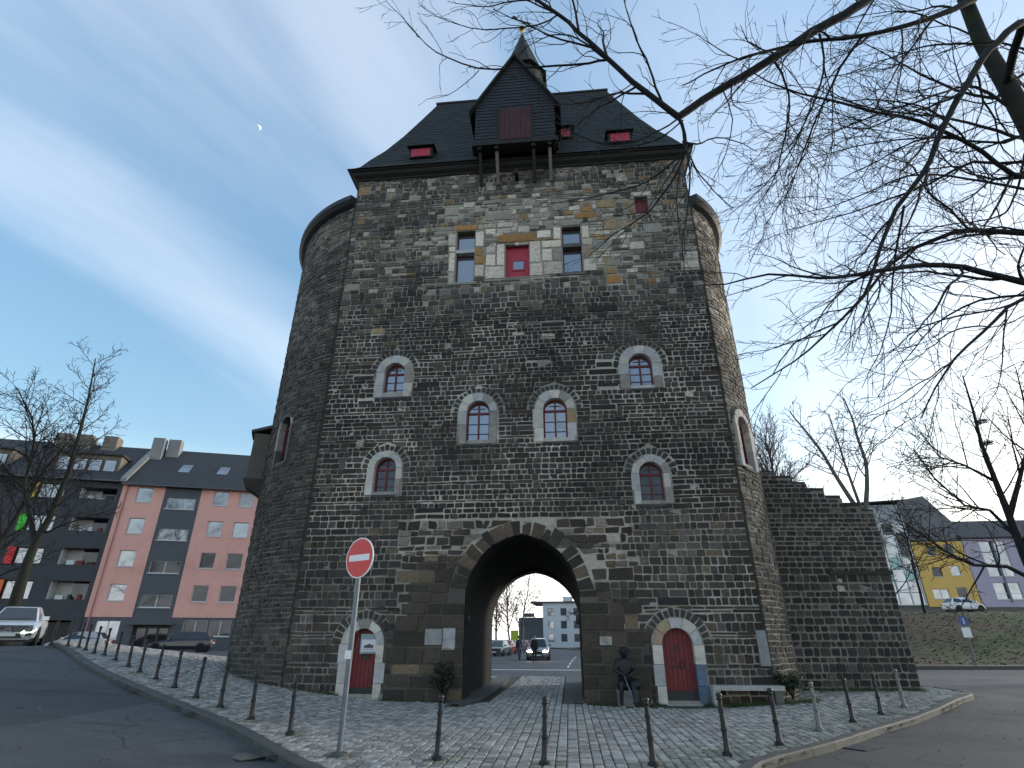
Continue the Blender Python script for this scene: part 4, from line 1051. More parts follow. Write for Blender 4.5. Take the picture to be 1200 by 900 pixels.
# notice board in the left doorway
nb = empty('notice_board', tw(-4.78, -.02, 1.30)); nb.rotation_euler = (0,0,-TA); tag(nb, 'small pale blue notice board fixed over the left red door', 'notice board')
MB().box(-.28,.28,.10,.15,0,.56).build('board', mat('pale blue board', (0.22,0.30,0.33), rough=.5, var=.1), nb)
MB().box(-.24,.24,.092,.099,.06,.40).build('paper', mat('printed paper', (0.62,0.64,0.65), rough=.7, var=.1), nb)
pr = MB(); pr.prism([(-.16,.16),(.14,.16),(.15,.24),(.06,.25),(.02,.29),(-.06,.25),(-.15,.23)], .086, .091); pr.build('print', mat('grey print', (0.08,0.08,0.09)), nb)
MB().box(-.2,.16,.086,.091,.11,.125).build('print', MATS['grey print'], nb)

# stone bench
bn = empty('stone_bench', tw(6.45, -.30, .06), -TA); tag(bn, 'low pale stone bench against the wall beside the right red door', 'bench')
GL = (0.34,0.335,0.32)
m_ = MB(); m_.box(-.98,.98,-.2,.2,.34,.46,GL); m_.build('seat', M_LIME, bn)
for x in (-.88,.80):
    m_ = MB(); m_.box(x-.1,x+.1,-.17,.17,-.15,.338,GL if x < 0 else (0.12,0.12,0.11)); m_.build('support', M_LIME, bn)

# drain grates
def grate(p, rz, lab):
    o = MB().box(-.30,.30,-.22,.22,-.02,.004).build('drain_grate', M_IRON, None, loc=(p.x, p.y, g(p.x,p.y)-.113), rz=rz); tag(o, lab, 'drain')
    for i in range(6): MB().box(-.27+i*.1,-.22+i*.1,-.18,.18,.0045,.014).build('grate_bar', M_IRONL, o)
grate(ghit(285,888,-.12), R(-40), 'dark iron drain grate in the road by the long kerb')
grate(ghit(1010,877,-.12), R(35), 'dark iron drain grate in the road by the curved kerb')

# ------------------------------------------------------------------ figures
def skin_body(name, joints, edges, radii, m, parent=None, sub=2, loc=(0,0,0), rz=0):
    me = bpy.data.meshes.new(name); me.from_pydata(joints, edges, []); o = bpy.data.objects.new('tmp_'+name, me); col.objects.link(o)
    md = o.modifiers.new('skin', 'SKIN'); sv = me.skin_vertices[0].data
    for i, r_ in enumerate(radii): sv[i].radius = r_ if isinstance(r_, tuple) else (r_, r_)
    sv[0].use_root = True
    sd = o.modifiers.new('sub', 'SUBSURF'); sd.levels = sub; sd.render_levels = sub
    dg = bpy.context.evaluated_depsgraph_get(); me2 = bpy.data.meshes.new_from_object(o.evaluated_get(dg)); me2.name = name
    me2.materials.clear(); me2.materials.append(m); me2.polygons.foreach_set('use_smooth', [True]*len(me2.polygons))
    bpy.data.objects.remove(o); bpy.data.meshes.remove(me)
    return link(name, me2, parent, loc, rz)
def head_mesh(mb, c, r, ydir=-1, c_=None):
    """an egg-shaped head with brow, nose, chin and ears; faces -y"""
    n, m = 14, 10; vs = []
    for i in range(m+1):
        t = math.pi*i/m; z = math.cos(t)
        for k in range(n):
            a = 2*math.pi*k/n; x = math.sin(t)*math.cos(a)*.74; y = math.sin(t)*math.sin(a)*.88; zz = z
            if y < 0:
                if -.75 < z < -.2: x *= .86
                if abs(x) < .2 and -.25 < z < .15: y -= .16*(1-abs(z+.05)*3)
                if z < -.6: y -= .08
            if abs(abs(x)-.72) < .06 and -.3 < z < .2: x *= 1.12
            vs.append((c[0]+x*r, c[1]+y*r, c[2]+zz*r))
    mb.add(vs, [(i*n+k, (i+1)*n+k, (i+1)*n+(k+1)%n, i*n+(k+1)%n) for i in range(m) for k in range(n)], c_)

# seated bronze figure on a stone block, facing the camera side
st = empty('statue', tw(3.06, -.55, 0), -TA+R(6)); tag(st, 'dark bronze seated figure in a brimmed hat on a stone block', 'statue')
m_ = MB(); m_.box(-.24,.24,-.2,.24,0,.33,(0.15,0.15,0.14)); m_.box(-.255,.255,-.215,.255,.33,.40,(0.17,0.17,0.155)); m_.build('plinth', M_LIME, st)
J = [(0,.08,.62),(0,.10,.80),(0,.08,1.02),(0,.05,1.16),(0,.03,1.26),           # pelvis, waist, chest, neck base, neck
     (-.20,.06,1.12),(-.27,.0,.90),(-.13,-.20,.80),(-.05,-.25,.78),             # right arm
     (.20,.06,1.12),(.27,.0,.90),(.14,-.20,.80),(.06,-.25,.77),                 # left arm
     (-.11,.02,.60),(-.17,-.24,.60),(-.19,-.22,.30),(-.20,-.20,.12),(-.21,-.33,.07), # right leg
     (.11,.02,.60),(.15,-.26,.62),(.13,-.42,.30),(.12,-.50,.10),(.13,-.62,.06)]
E_ = [(0,1),(1,2),(2,3),(3,4),(2,5),(5,6),(6,7),(7,8),(2,9),(9,10),(10,11),(11,12),(0,13),(13,14),(14,15),(15,16),(16,17),(0,18),(18,19),(19,20),(20,21),(21,22)]
Rr = [(.20,.16),(.19,.15),(.21,.14),(.11,.10),(.075,.075),.095,.08,.055,.038,.095,.08,.055,.038,.10,.085,.06,.05,.045,.10,.085,.06,.05,.045]
bd = skin_body('body', J, E_, Rr, M_BRONZE, st)
hm = MB(); head_mesh(hm, (0,-.01,1.335), .14); hm.build('head', M_BRONZE, st, smooth=True)
ht_ = MB(); ht_.lathe([(.02,1.385),(.20,1.38),(.205,1.395),(.125,1.41),(.115,1.475),(.08,1.51),(.0,1.515)], 18, (0,0,0)); ht_.build('hat', M_BRONZE, st, smooth=True, loc=(0,0,0)).rotation_euler = (R(4),0,0)
def fingers(sx):
    for k in range(4):
        x = sx*(.02+.022*k); MB().tube([(x,-.25,.785),(x*.9,-.295,.775),(x*.8,-.315,.745),(x*.75,-.305,.72-.004*k)], [.012,.0115,.010,.008], 6).build('finger', M_BRONZE, bd, smooth=True)
    MB().tube([(sx*.02,-.23,.80),(sx*.0,-.27,.81),(-sx*.02,-.29,.80)], [.013,.012,.009], 6).build('finger', M_BRONZE, bd, smooth=True)
fingers(-1); fingers(1)
MB().tube([(-.10,-.30,.78),(.02,-.42,.40),(.09,-.52,.12)], [.016,.016,.014], 8).build('staff', M_GALV, st, smooth=True)
m_ = MB(); m_.lathe([(.02,0),(.13,.02),(.16,.12),(.13,.24),(.05,.28),(.02,.28)], 12); m_.build('sack', M_BRONZE, st, smooth=True, loc=(.26,.0,.40))
sk = MB(); sk.lathe([(.22,.40),(.24,.52),(.2,.64)], 14, (0,.05,0)); sk.build('stool', M_BRONZE, st, smooth=True)

def standing(name, p, rz, label, cloth, hs=1.76, stride=.10):
    r0 = empty(name, p, rz); tag(r0, label, 'person'); k = hs/1.76
    J = [(0,0,.92),(0,.01,1.10),(0,.0,1.32),(0,0,1.46),(0,-.01,1.53),(-.19,0,1.40),(-.25,.03,1.14),(-.22,-.08,.92),(-.21,-.12,.84),(.19,0,1.40),(.25,.03,1.14),(.21,-.08,.92),(.20,-.12,.84),
         (-.10,0,.88),(-.11,-stride,.50),(-.11,-stride*.8,.10),(-.12,-stride-.14,.045),(.10,0,.88),(.11,stride*.6,.50),(.11,stride*1.6,.11),(.12,stride*1.2,.05)]
    Ed = [(0,1),(1,2),(2,3),(3,4),(2,5),(5,6),(6,7),(7,8),(2,9),(9,10),(10,11),(11,12),(0,13),(13,14),(14,15),(15,16),(0,17),(17,18),(18,19),(19,20)]
    Ra = [(.17,.12),(.17,.12),(.19,.13),(.09,.09),(.055,.055),.085,.065,.048,.035,.085,.065,.048,.035,.105,.075,.055,.05,.105,.075,.055,.05]
    skin_body('body', [(a*k,b*k,c*k) for a,b,c in J], Ed, [tuple(q*k for q in r_) if isinstance(r_, tuple) else r_*k for r_ in Ra], cloth, r0)
    h = MB(); head_mesh(h, (0,-.02*k,1.655*k), .118*k); h.build('head', mat('skin', (0.32,0.2,0.15), rough=.6), r0, smooth=True)
    h = MB(); h.lathe([(.005,.13),(.07,.115),(.105,.06),(.108,0),(.09,-.06)], 12, (0,.012,1.66)); h.build('hair', mat('dark hair', (0.02,0.016,0.013), rough=.7), r0, smooth=True).scale = (k,k,k)
    for sx in (-1, 1):
        for f in range(4): MB().tube([(sx*(.19+.012*f)*k,-.115*k,.83*k),(sx*(.19+.012*f)*k,-.135*k,.79*k),(sx*(.185+.012*f)*k,-.13*k,.75*k)], [.011,.010,.008], 5).build('finger', MATS['skin'], r0)
        MB().tube([(sx*.185*k,-.125*k,.84*k),(sx*.165*k,-.16*k,.81*k),(sx*.165*k,-.165*k,.78*k)], [.012,.011,.008], 5).build('finger', MATS['skin'], r0)
    return r0
def on_ground(u, Y, off=-.12): p = at_y(u, 770, Y); return Vector((p.x, Y, g(p.x, Y)+off))
standing('person', on_ground(608.5, 49), R(200), 'person in a dark blue jacket walking across the street beyond the archway', mat('navy jacket', (0.015,0.02,0.045), rough=.8), 1.78, .2)
standing('person', on_ground(626.5, 46.5), R(10), 'person in black standing before the car with lit headlights', mat('black jacket', (0.009,0.009,0.011), rough=.8), 1.80, .1)

# ------------------------------------------------------------------ cars
M_TYRE = mat('tyre rubber', (0.012,0.012,0.013), rough=.85); M_RIM = mat('alloy', (0.35,0.36,0.38), rough=.35, metal=.8)
M_CGLASS = mat('car glass', (0.05,0.06,0.07), rough=.04, metal=.35); M_TRIM = mat('black trim', (0.012,0.012,0.013), rough=.5)
M_HEAD = mat('lit headlamp', (0.9,0.9,0.85), rough=.2, emit=(1,0.95,0.85), estr=14); M_HEADO = mat('headlamp glass', (0.55,0.58,0.6), rough=.1, metal=.5)
M_HEADW = mat('daytime lamp', (0.9,0.92,0.8), rough=.2, emit=(0.85,1.0,0.75), estr=2.2)
M_TAIL = mat('tail lamp', (0.30,0.012,0.012), rough=.2); M_PLATE = mat('number plate', (0.6,0.62,0.62), rough=.5)
def paint(n, c): return mat('paint '+n, c, rough=.32, coat=.6, var=.05, vscale=2)
def bevelled(o, w):
    md = o.modifiers.new('b', 'BEVEL'); md.width = w; md.segments = 3; md.limit_method = 'ANGLE'; md.angle_limit = R(14)
    dg = bpy.context.evaluated_depsgraph_get(); me = bpy.data.meshes.new_from_object(o.evaluated_get(dg)); o.modifiers.clear(); old = o.data; o.data = me; bpy.data.meshes.remove(old)
    return auto_smooth(o, 50)
def car(label, cat, p, rz, pm, kind='hatch', lit=None, group=None, name='car', detail=False):
    root = empty(name, p, rz); tag(root, label, cat, group)
    L_, W_, H_ = dict(hatch=(3.95,1.72,1.44), wagon=(4.6,1.78,1.46), sedan=(4.5,1.77,1.44), suv=(4.4,1.82,1.62))[kind]
    h = L_/2; w = W_/2; bl = H_*.62                    # front is -y
    prof = dict(hatch=[(-h,.48,.80),(-h+.12,.63,.92),(-h+.5,.77,.98),(-h+1.0,.88,1),(-h+1.9,.93,1),(h-.6,.96,1),(h-.1,.94,.95),(h,.86,.86)],
                wagon=[(-h,.50,.80),(-h+.15,.64,.92),(-h+.7,.76,.98),(-h+1.3,.86,1),(0,.90,1),(h-.6,.93,1),(h-.08,.92,.95),(h,.84,.86)],
                sedan=[(-h,.50,.80),(-h+.15,.64,.92),(-h+.7,.76,.98),(-h+1.3,.85,1),(0,.89,1),(h-.9,.93,1),(h-.1,.91,.95),(h,.80,.86)],
                suv=[(-h,.58,.82),(-h+.12,.78,.94),(-h+.6,.90,.98),(-h+1.1,.98,1),(0,1.02,1),(h-.6,1.05,1),(h-.08,1.02,.95),(h,.92,.88)])[kind]
    b = MB(); n = 12; vs = []
    for y, zt, kw in prof:
        ww = w*kw; zb = .20 if abs(y) < h-.05 else .30
        sec = [(.80*ww,zb),(.96*ww,zb+.08),(ww,zb+.25),(.985*ww,zt-.12),(.93*ww,zt-.03),(.80*ww,zt)]
        vs += [(x,y,z) for x,z in sec]+[(-x,y,z) for x,z in reversed(sec)]
    for i in range(len(prof)-1):
        for k in range(n): b.f.append((i*n+k, i*n+(k+1)%n, (i+1)*n+(k+1)%n, (i+1)*n+k))
    b.f += [tuple(range(n-1,-1,-1)), tuple(range((len(prof)-1)*n, len(prof)*n))]; b.v = vs; b.c = [None]*len(b.f)
    body = bevelled(b.build('body', pm, root), .05)
    # greenhouse: stations y, half width bottom, z bottom, half width top, z top
    gy0, gy1, gy2, gy3 = dict(hatch=(-h+.80,-h+1.75,h-.60,h-.12), wagon=(-h+1.25,-h+2.05,h-.5,h-.1), sedan=(-h+1.3,-h+2.1,h-1.25,h-.65), suv=(-h+1.1,-h+1.8,h-.5,h-.1))[kind]
    zb = prof[3][1]-.03; zt = H_; c = MB()
    T = [(gy1,.53*W_/1.7),(gy2,.50*W_/1.7)]
    B = [(gy0,w*.84),(gy3,w*.84)]
    P = [(-B[0][1],gy0,zb),(B[0][1],gy0,zb),(B[1][1],gy3,zb),(-B[1][1],gy3,zb),(-T[0][1],gy1,zt-.05),(T[0][1],gy1,zt-.05),(T[1][1],gy2,zt-.04),(-T[1][1],gy2,zt-.04)]
    ym = (gy1+gy2)/2; P += [(-T[0][1]*.99,ym,zt),(T[0][1]*.99,ym,zt)]
    c.add(P, [(0,1,5,4),(1,2,6,9,5),(2,3,7,6),(3,0,4,8,7),(4,5,9,8),(8,9,6,7)])
    cab = bevelled(c.build('cabin', pm, root), .06)
    def quad(a, b_, c_, d, ins, off, nm, m):
        Q = [Vector(x) for x in (a,b_,c_,d)]; ce = sum(Q, Vector())/4; nn = (Q[1]-Q[0]).cross(Q[3]-Q[0]).normalized()
        if nn.dot(ce-Vector((0,0,.9))) < 0: nn = -nn
        Q = [x+(ce-x)*ins+nn*off for x in Q]; MB().add(Q+[x-nn*.02 for x in Q], [(0,1,2,3),(0,4,5,1),(1,5,6,2),(2,6,7,3),(3,7,4,0)]).build(nm, m, cab)
    V = [Vector(x) for x in P]
    quad(V[0],V[1],V[5],V[4],.10,.008,'windscreen',M_CGLASS); quad(V[2],V[3],V[7],V[6],.14,.008,'rear_window',M_CGLASS)
    for a,b_,c_,d in ((V[1],V[2],V[6],V[5]),(V[3],V[0],V[4],V[7])):
        m1 = a.lerp(b_,.47); m2 = d.lerp(c_,.45); quad(a.lerp(b_,.07),m1,m2,d,.09,.008,'side_window',M_CGLASS); quad(m1,b_.lerp(a,.06),c_,m2,.09,.008,'side_window',M_CGLASS)
    wr = .31 if kind != 'suv' else .35
    for y in (-h+.75, h-.72):
        for sx in (-1,1):
            t = MB(); t.lathe([(wr*.62,-.1),(wr*.97,-.1),(wr,-.06),(wr,.06),(wr*.97,.1),(wr*.62,.1)], 20); wo_ = t.build('wheel', M_TYRE, root, loc=(sx*(w-.085),y,wr)); wo_.rotation_euler = (0,R(90),0)
            r2 = MB(); r2.lathe([(0.01,-.085),(wr*.61,-.09),(wr*.61,.09),(0.01,.085)], 14); r2.build('rim', M_RIM, wo_)
            ar = MB(); ar.lathe([(wr*1.0,-.05),(wr*1.17,-.05),(wr*1.17,.05),(wr*1.0,.05)], 20); ao = ar.build('wheel_arch', M_TRIM, root, loc=(sx*(w-.035),y,wr+.01)); ao.rotation_euler = (0,R(90),0)
    hl = lit or M_HEADO
    zf = prof[1][1]-.06
    for sx in (-1,1):
        MB().add([(sx*w*.46,-h-.035,zf-.13),(sx*w*.84,-h-.02,zf-.11),(sx*w*.955,-h+.22,zf+.0),(sx*w*.62,-h+.02,zf+.035),(sx*w*.46,-h+.1,zf-.13),(sx*w*.84,-h+.24,zf-.11)],[(0,1,2,3) if sx > 0 else (3,2,1,0),(0,4,5,1)]).build('headlight', hl, root)
        MB().box(*sorted((sx*w*.60,sx*w*.86)),h-.07,h+.006,.66*H_/1.48,.86*H_/1.48).build('tail_light', M_TAIL, root)
        MB().box(*sorted((sx*(w-.08),sx*(w+.14))),gy0+.32,gy0+.44,zb+.06,zb+.2).build('mirror', pm, root)
    MB().prism([(-w*.55,.27),(w*.55,.27),(w*.42,.42),(-w*.42,.42)],-h-.012,-h+.06).build('grille', M_TRIM, root)
    MB().box(-.26,.26,-h-.03,-h-.014,.33,.43).build('number_plate', M_PLATE, root)
    MB().box(-.26,.26,h+.002,h+.016,.60,.71).build('number_plate', M_PLATE, root)
    MB().box(-w*.9,w*.9,-h+.25,h-.25,.14,.24).build('underbody', M_TRIM, root)
    if detail:
        em = MB(); em.tube([(.09*math.cos(t*math.pi/8),0,.055*math.sin(t*math.pi/8)) for t in range(17)],[.011]*17,6); em.tube([(.045*math.cos(t*math.pi/8),-.002,.05*math.sin(t*math.pi/8)) for t in range(17)],[.009]*17,6); em.build('emblem', M_RIM, root, loc=(0,-h-.01,.53))
        for sx in (-1,1): MB().prism([(sx*w*.60,.32),(sx*w*.84,.36),(sx*w*.82,.47),(sx*w*.66,.44)][::sx],-h-.005,-h+.2).build('fog_lamp_bay', M_TRIM, root)
        MB().tube([(-.5,gy0+.03,zb+.06),(.1,gy0+.10,zb+.10)],[.012,.008],5).build('wiper', M_TRIM, root); MB().tube([(.05,gy0+.03,zb+.06),(.5,gy0+.12,zb+.12)],[.012,.008],5).build('wiper', M_TRIM, root)
    return root
WHITEP, SILV, DARKB, REDP, BLK, GREYP, BLUEP = paint('white',(0.74,0.75,0.76)), paint('silver',(0.40,0.41,0.43)), paint('dark blue',(0.012,0.016,0.03)), paint('red',(0.30,0.012,0.02)), paint('black',(0.012,0.012,0.014)), paint('grey',(0.16,0.17,0.18)), paint('blue',(0.03,0.06,0.16))
cp = Vector((-19.6,23.9,0)); car('white hatchback with lit daytime lamps driving down past the bollards','car',(cp.x,cp.y,1.6-.12),R(33),WHITEP,'hatch',lit=M_HEADW,detail=True)
LT = Vector((math.sin(R(76)), math.cos(R(76)), 0)); LN = Vector((-math.cos(R(76)), math.sin(R(76)), 0)); LQ = Vector((-37.55, 52.15, 0))   # left street front: along, into
def lw(s, o, z=0): return LQ+LT*s+LN*o+Vector((0,0,z))
LRZ = math.atan2(LT.y, LT.x)
def lcar(s, o, lab, pm, kind, flip): q = lw(s, o); car(lab,'car',(q.x,q.y,g(q.x,q.y)-.12),LRZ+(R(90) if flip else R(-90)),pm,kind)
lcar(3.4,-7.5,'silver hatchback parked before the pink house door',SILV,'hatch',False)
lcar(10.4,-7.5,'dark blue estate car parked before the pink house by the tower',DARKB,'wagon',False)
car('dark car with glaring headlights waiting beyond the archway','car',on_ground(631.5,51),R(-5),GREYP,'suv',lit=M_HEAD)
for i,(u,Y,pm,lab,k) in enumerate([(584.5,63,GREYP,'grey hatchback first in the parked row beyond the archway','hatch'),(593.5,70,REDP,'red hatchback parked between two grey cars beyond the archway','hatch'),(600,77,SILV,'pale silver car parked behind the red hatchback beyond the archway','hatch'),
        (606,84,BLUEP,'blue hatchback parked behind the pale silver car beyond the archway','hatch'),(612,92,REDP,'red estate car far down the parked row beyond the archway','wagon'),(618.5,101,BLK,'black estate car last in the parked row beyond the archway','wagon')]):
    car(lab,'car',on_ground(u,Y),R(-14),pm,k)
# ================================================================== BUILDINGS
def wall_with_holes(mb, x0, x1, z0, z1, holes, y=0.0, c=None, depth=0.25, rev=None):
    xs = sorted({x0, x1}|{v for h in holes for v in h[:2] if x0 < v < x1}); zs = sorted({z0, z1}|{v for h in holes for v in h[2:4] if z0 < v < z1})
    for a, b in zip(xs, xs[1:]):
        run = None
        for e, f in zip(zs, zs[1:]):
            cx, cz = (a+b)/2, (e+f)/2
            solid = not any(h[0] < cx < h[1] and h[2] < cz < h[3] for h in holes)
            if solid: run = (run[0], f) if run else (e, f)
            elif run: mb.add([(a,y,run[0]),(b,y,run[0]),(b,y,run[1]),(a,y,run[1])],[(0,1,2,3)],c); run = None
        if run: mb.add([(a,y,run[0]),(b,y,run[0]),(b,y,run[1]),(a,y,run[1])],[(0,1,2,3)],c)
    for h in holes:
        a,b,e,f = max(h[0],x0),min(h[1],x1),max(h[2],z0),min(h[3],z1)
        if b <= a or f <= e: continue
        d = depth if len(h) < 5 else h[4]
        mb.add([(a,y,e),(b,y,e),(b,y,f),(a,y,f),(a,y+d,e),(b,y+d,e),(b,y+d,f),(a,y+d,f)],[(0,4,5,1),(1,5,6,2),(2,6,7,3),(3,7,4,0)],c)
M_PVC = mat('white window frame', (0.62,0.63,0.64), rough=.5, var=.06)
M_DFRAME = mat('dark window frame', (0.03,0.032,0.036), rough=.5)
M_CURT = mat('curtained glass', (0.36,0.37,0.38), rough=.12, metal=.2, var=.25, vscale=3)
M_PANE = mat('house glass', (0.26,0.29,0.33), rough=.06, metal=.75, var=.35, vscale=.5); M_PANED = mat('dark house glass', (0.045,0.05,0.06), rough=.07, metal=.6, var=.4, vscale=.6)
def window(parent, x0, x1, z0, z1, frame, glass, y=.14, mull=1, sill=True, trans=False):
    fr = MB(); t = .06; w, h = x1-x0, z1-z0
    ring(fr, [(t,t),(t,h-t),(w-t,h-t),(w-t,t)], [(.002,.002),(.002,h-.002),(w-.002,h-.002),(w-.002,.002)], 0, .07)
    for i in range(1, mull): fr.box(w*i/mull-t*.6, w*i/mull+t*.6, -.008, .065, t+.001, h-t-.001)
    if trans: fr.box(t+.001,w-t-.001,-.005,.06,h*.34,h*.34+t)
    o = fr.build('window', frame, parent, loc=(x0, y, z0))
    for i in range(mull):
        a, b = w*i/mull+.02, w*(i+1)/mull-.02
        MB().add([(a,.035,.03),(b,.035,.03),(b,.035,h-.03),(a,.035,h-.03)],[(0,1,2,3)]).build('pane', glass, o)
    if sill: MB().box(-.08,w+.08,-y-.06,-.002,-.06,.001).build('sill', frame if frame is not M_DFRAME else M_PVC, o)
    return o
rb = random.Random(77)
LZ0 = 0.86; EAV = 15.45
# ---- pink house
M_PINK = mat('pink render', (0.84,0.44,0.37), rough=.9, var=.08, vscale=.8, bump=.1, bscale=30, dark=(0.55,0.25,0.20), dscale=.35, dlo=.5, dhi=.75, dfac=.5); M_GREYR = mat('grey render', (0.105,0.112,0.125), rough=.9, var=.1, vscale=.8)
M_TILE = mat('dark roof tiles', (0.045,0.044,0.048), rough=.75, var=.3, vscale=3, bump=.5, bscale=6)
house = empty('apartment_house', (LQ.x, LQ.y, 0), LRZ); tag(house, 'salmon pink apartment house with a grey stair strip and grey ground floor', 'building')
X1 = 15.2; rows = [4.83, 7.76, 10.70, 13.63]
cols_ = [(1.6,2.95),(8.4,9.72),(10.72,12.12),(13.1,14.4)]
for (a, b) in ((.30,4.0),(7.22,X1)):
    w_ = MB(); wall_with_holes(w_, a, b, 3.5, EAV, [(c0,c1,z,z+1.42) for c0,c1 in cols_ for z in rows if a < c0 < b]); w_.build('wall', M_PINK, house)
w_ = MB(); wall_with_holes(w_, 4.0, 7.22, 3.5, EAV, [(4.32,6.85,z-.52,z+.58) for z in rows], y=.03); w_.build('wall', M_GREYR, house)
GH = [(1.3,3.2,1.72,3.22),(4.3,7.2,.8,2.85,.6),(8.22,10.25,1.95,3.3),(10.42,12.2,1.95,3.3),(12.8,14.4,1.95,3.3)]
w_ = MB(); wall_with_holes(w_, .30, X1, LZ0-.6, 3.5, GH, y=.03); w_.build('wall', M_GREYR, house)
for c0,c1 in cols_:
    for z in rows: window(house, c0, c1, z, z+1.42, M_PVC, M_PANED if z < 9 and c0 > 5 else rb.choice([M_PANE,M_PANE,M_PANE,M_CURT,M_PANED]))
for i,z in enumerate(rows): window(house, 4.32, 6.85, z-.52, z+.58, M_PVC, M_PANE if i > 1 else M_PANED, y=.16, mull=2)
for a,b,c_,d in [q[:4] for q in (GH[0],GH[2],GH[3],GH[4])]: window(house, a, b, c_, d, M_PVC, M_PANE if a < 2 else M_PANED, y=.16, mull=2)
dr_ = MB(); dr_.box(4.32,7.18,.55,.6,.8,2.83); door_h = dr_.build('door', mat('dark green door', (0.03,0.036,0.03), rough=.5, var=.2), house)
for i in range(3): MB().box(4.5+i*.9,5.2+i*.9,.535,.549,.95,2.6).build('door_panel', M_PANED, door_h)
MB().box(4.0,7.5,-.7,.02,2.88,3.0).build('canopy', M_GREYR, house)
sd = MB(); sd.add([(X1,0,0),(X1,11,0),(X1,11,EAV),(X1,5.5,18.5),(X1,0,EAV)],[(0,1,2,3,4)]); sd.add([(.3,11,0),(X1,11,0),(X1,11,EAV),(.3,11,EAV)],[(3,2,1,0)]); sd.build('wall', M_PINK, house)
rf_ = MB(); rf_.prism([(0,0),(0,0)],0,0) if False else None
def gable_roof(x0,x1,parent,ze,zr,dep,m,ovh=.45):
    k = (zr-ze)/(dep/2); r_ = MB(); th = .18
    for s_ in (0,1):
        y0, y1 = (-ovh, dep/2) if s_ == 0 else (dep+ovh, dep/2); z0 = ze-k*ovh
        P = [(x0,y0,z0),(x1,y0,z0),(x1,y1,zr),(x0,y1,zr)]; P += [(a,b,c+th) for a,b,c in P]
        fs = [(0,1,2,3),(7,6,5,4),(0,4,5,1),(1,5,6,2),(2,6,7,3),(3,7,4,0)]
        r_.add(P, fs if s_ else [f[::-1] for f in fs])
    ro = r_.build('roof', m, parent)
    MB().box(x0,x1,-ovh-.12,-ovh-.002,ze-k*ovh+.02,ze-k*ovh+.15).build('gutter', mat('zinc gutter', (0.10,0.10,0.105), rough=.5, metal=.4), ro)
    return ro, k
def roof_z(y, k, ze): return ze+k*y+.18
pro, pk = gable_roof(.3, X1, house, EAV+.05, 20.3, 11, M_TILE)
for x in (4.6,8.2,11.6):
    y = 2.3; z = roof_z(y, pk, EAV+.05); m_ = MB(); m_.add([(-.5,-.55,-.55*pk),(.5,-.55,-.55*pk),(.5,.55,.55*pk),(-.5,.55,.55*pk),(-.5,-.55,-.55*pk+.08),(.5,-.55,-.55*pk+.08),(.5,.55,.55*pk+.08),(-.5,.55,.55*pk+.08)],[(7,6,5,4)[::-1],(0,1,5,4),(1,2,6,5),(2,3,7,6),(3,0,4,7)])
    m_.build('skylight', M_PANE, pro, loc=(x,y,z))
M_CHIM = mat('grey chimney cladding', (0.26,0.255,0.25), rough=.9, var=.15, vscale=1)
fw = MB(); fw.add([(.05,-.4,15.4),(.55,-.4,15.4),(.55,5.5,20.5),(.05,5.5,20.5),(.05,-.4,15.75),(.55,-.4,15.75),(.55,5.5,20.95),(.05,5.5,20.95)],[(4,5,6,7),(0,1,5,4),(1,2,6,5),(3,0,4,7)]); fw.build('parapet', M_CHIM, house)
MB().box(.4,1.5,3.6,4.6,17.8,21.2).build('chimney', M_CHIM, house); MB().box(1.7,2.9,4.2,5.2,18.2,21.3).build('chimney', M_CHIM, house)
MB().tube([(.75,-.09,.8),(.75,-.09,15.2)],[.06,.06],8).build('downpipe', mat('pink pipe', (0.42,0.2,0.18), rough=.6), house)
# aerials on the pink roof
ae = empty('roof_aerial', lw(11.9, 1.6, roof_z(1.6, pk, EAV)), LRZ); tag(ae, 'white dish aerial on the roof of the pink house', 'aerial')
MB().tube([(0,0,0),(0,0,1.5)],[.03,.03],6).build('mast', M_PVC, ae); MB().lathe([(.01,0),(.3,.06),(.42,.14),(.41,.15),(.01,.02)],14).build('dish', M_PVC, ae, loc=(0,-.2,1.2)).rotation_euler = (R(70),0,R(25))
MB().bar((-.6,0,.9),(.6,0,1.3),.05).build('arm', M_PVC, ae)

# ---- dark grey block with loggias and coloured shutters
M_DARKR = mat('anthracite clinker', (0.055,0.058,0.064), rough=.8, var=.2, vscale=2, bump=.3, bscale=8, dark=(0.055,0.055,0.058), dscale=.4)
blk = empty('apartment_block', (LQ.x, LQ.y, 0), LRZ); tag(blk, 'anthracite apartment block with white loggias and bright coloured shutter panels', 'building')
BX = -21.0; dh = []
lz = [(4.88,6.40),(7.78,9.22),(10.76,11.97),(13.72,14.75)]
for a,b in lz:
    dh.append((-3.1,-.05,a,b,1.5)); dh.append((-12.6,-9.9,a,b,1.5)); dh.append((-20.4,-17.4,a,b,1.5))
wz = [(4.82,6.38),(7.75,9.16),(10.58,12.05),(13.6,14.95)]
for a,b in wz: dh.append((-7.1,-4.38,a,b)); dh.append((-16.6,-13.9,a,b))
dh.append((-3.6,-.6,.5,3.2,.9)); dh.append((-12.0,-6.0,.5,3.1,.9))
w_ = MB(); wall_with_holes(w_, BX, .28, LZ0-.6, EAV+.2, dh, y=-.02); w_.build('wall', M_DARKR, blk)
M_LOGG = mat('white render', (0.68,0.68,0.66), rough=.9, var=.05)
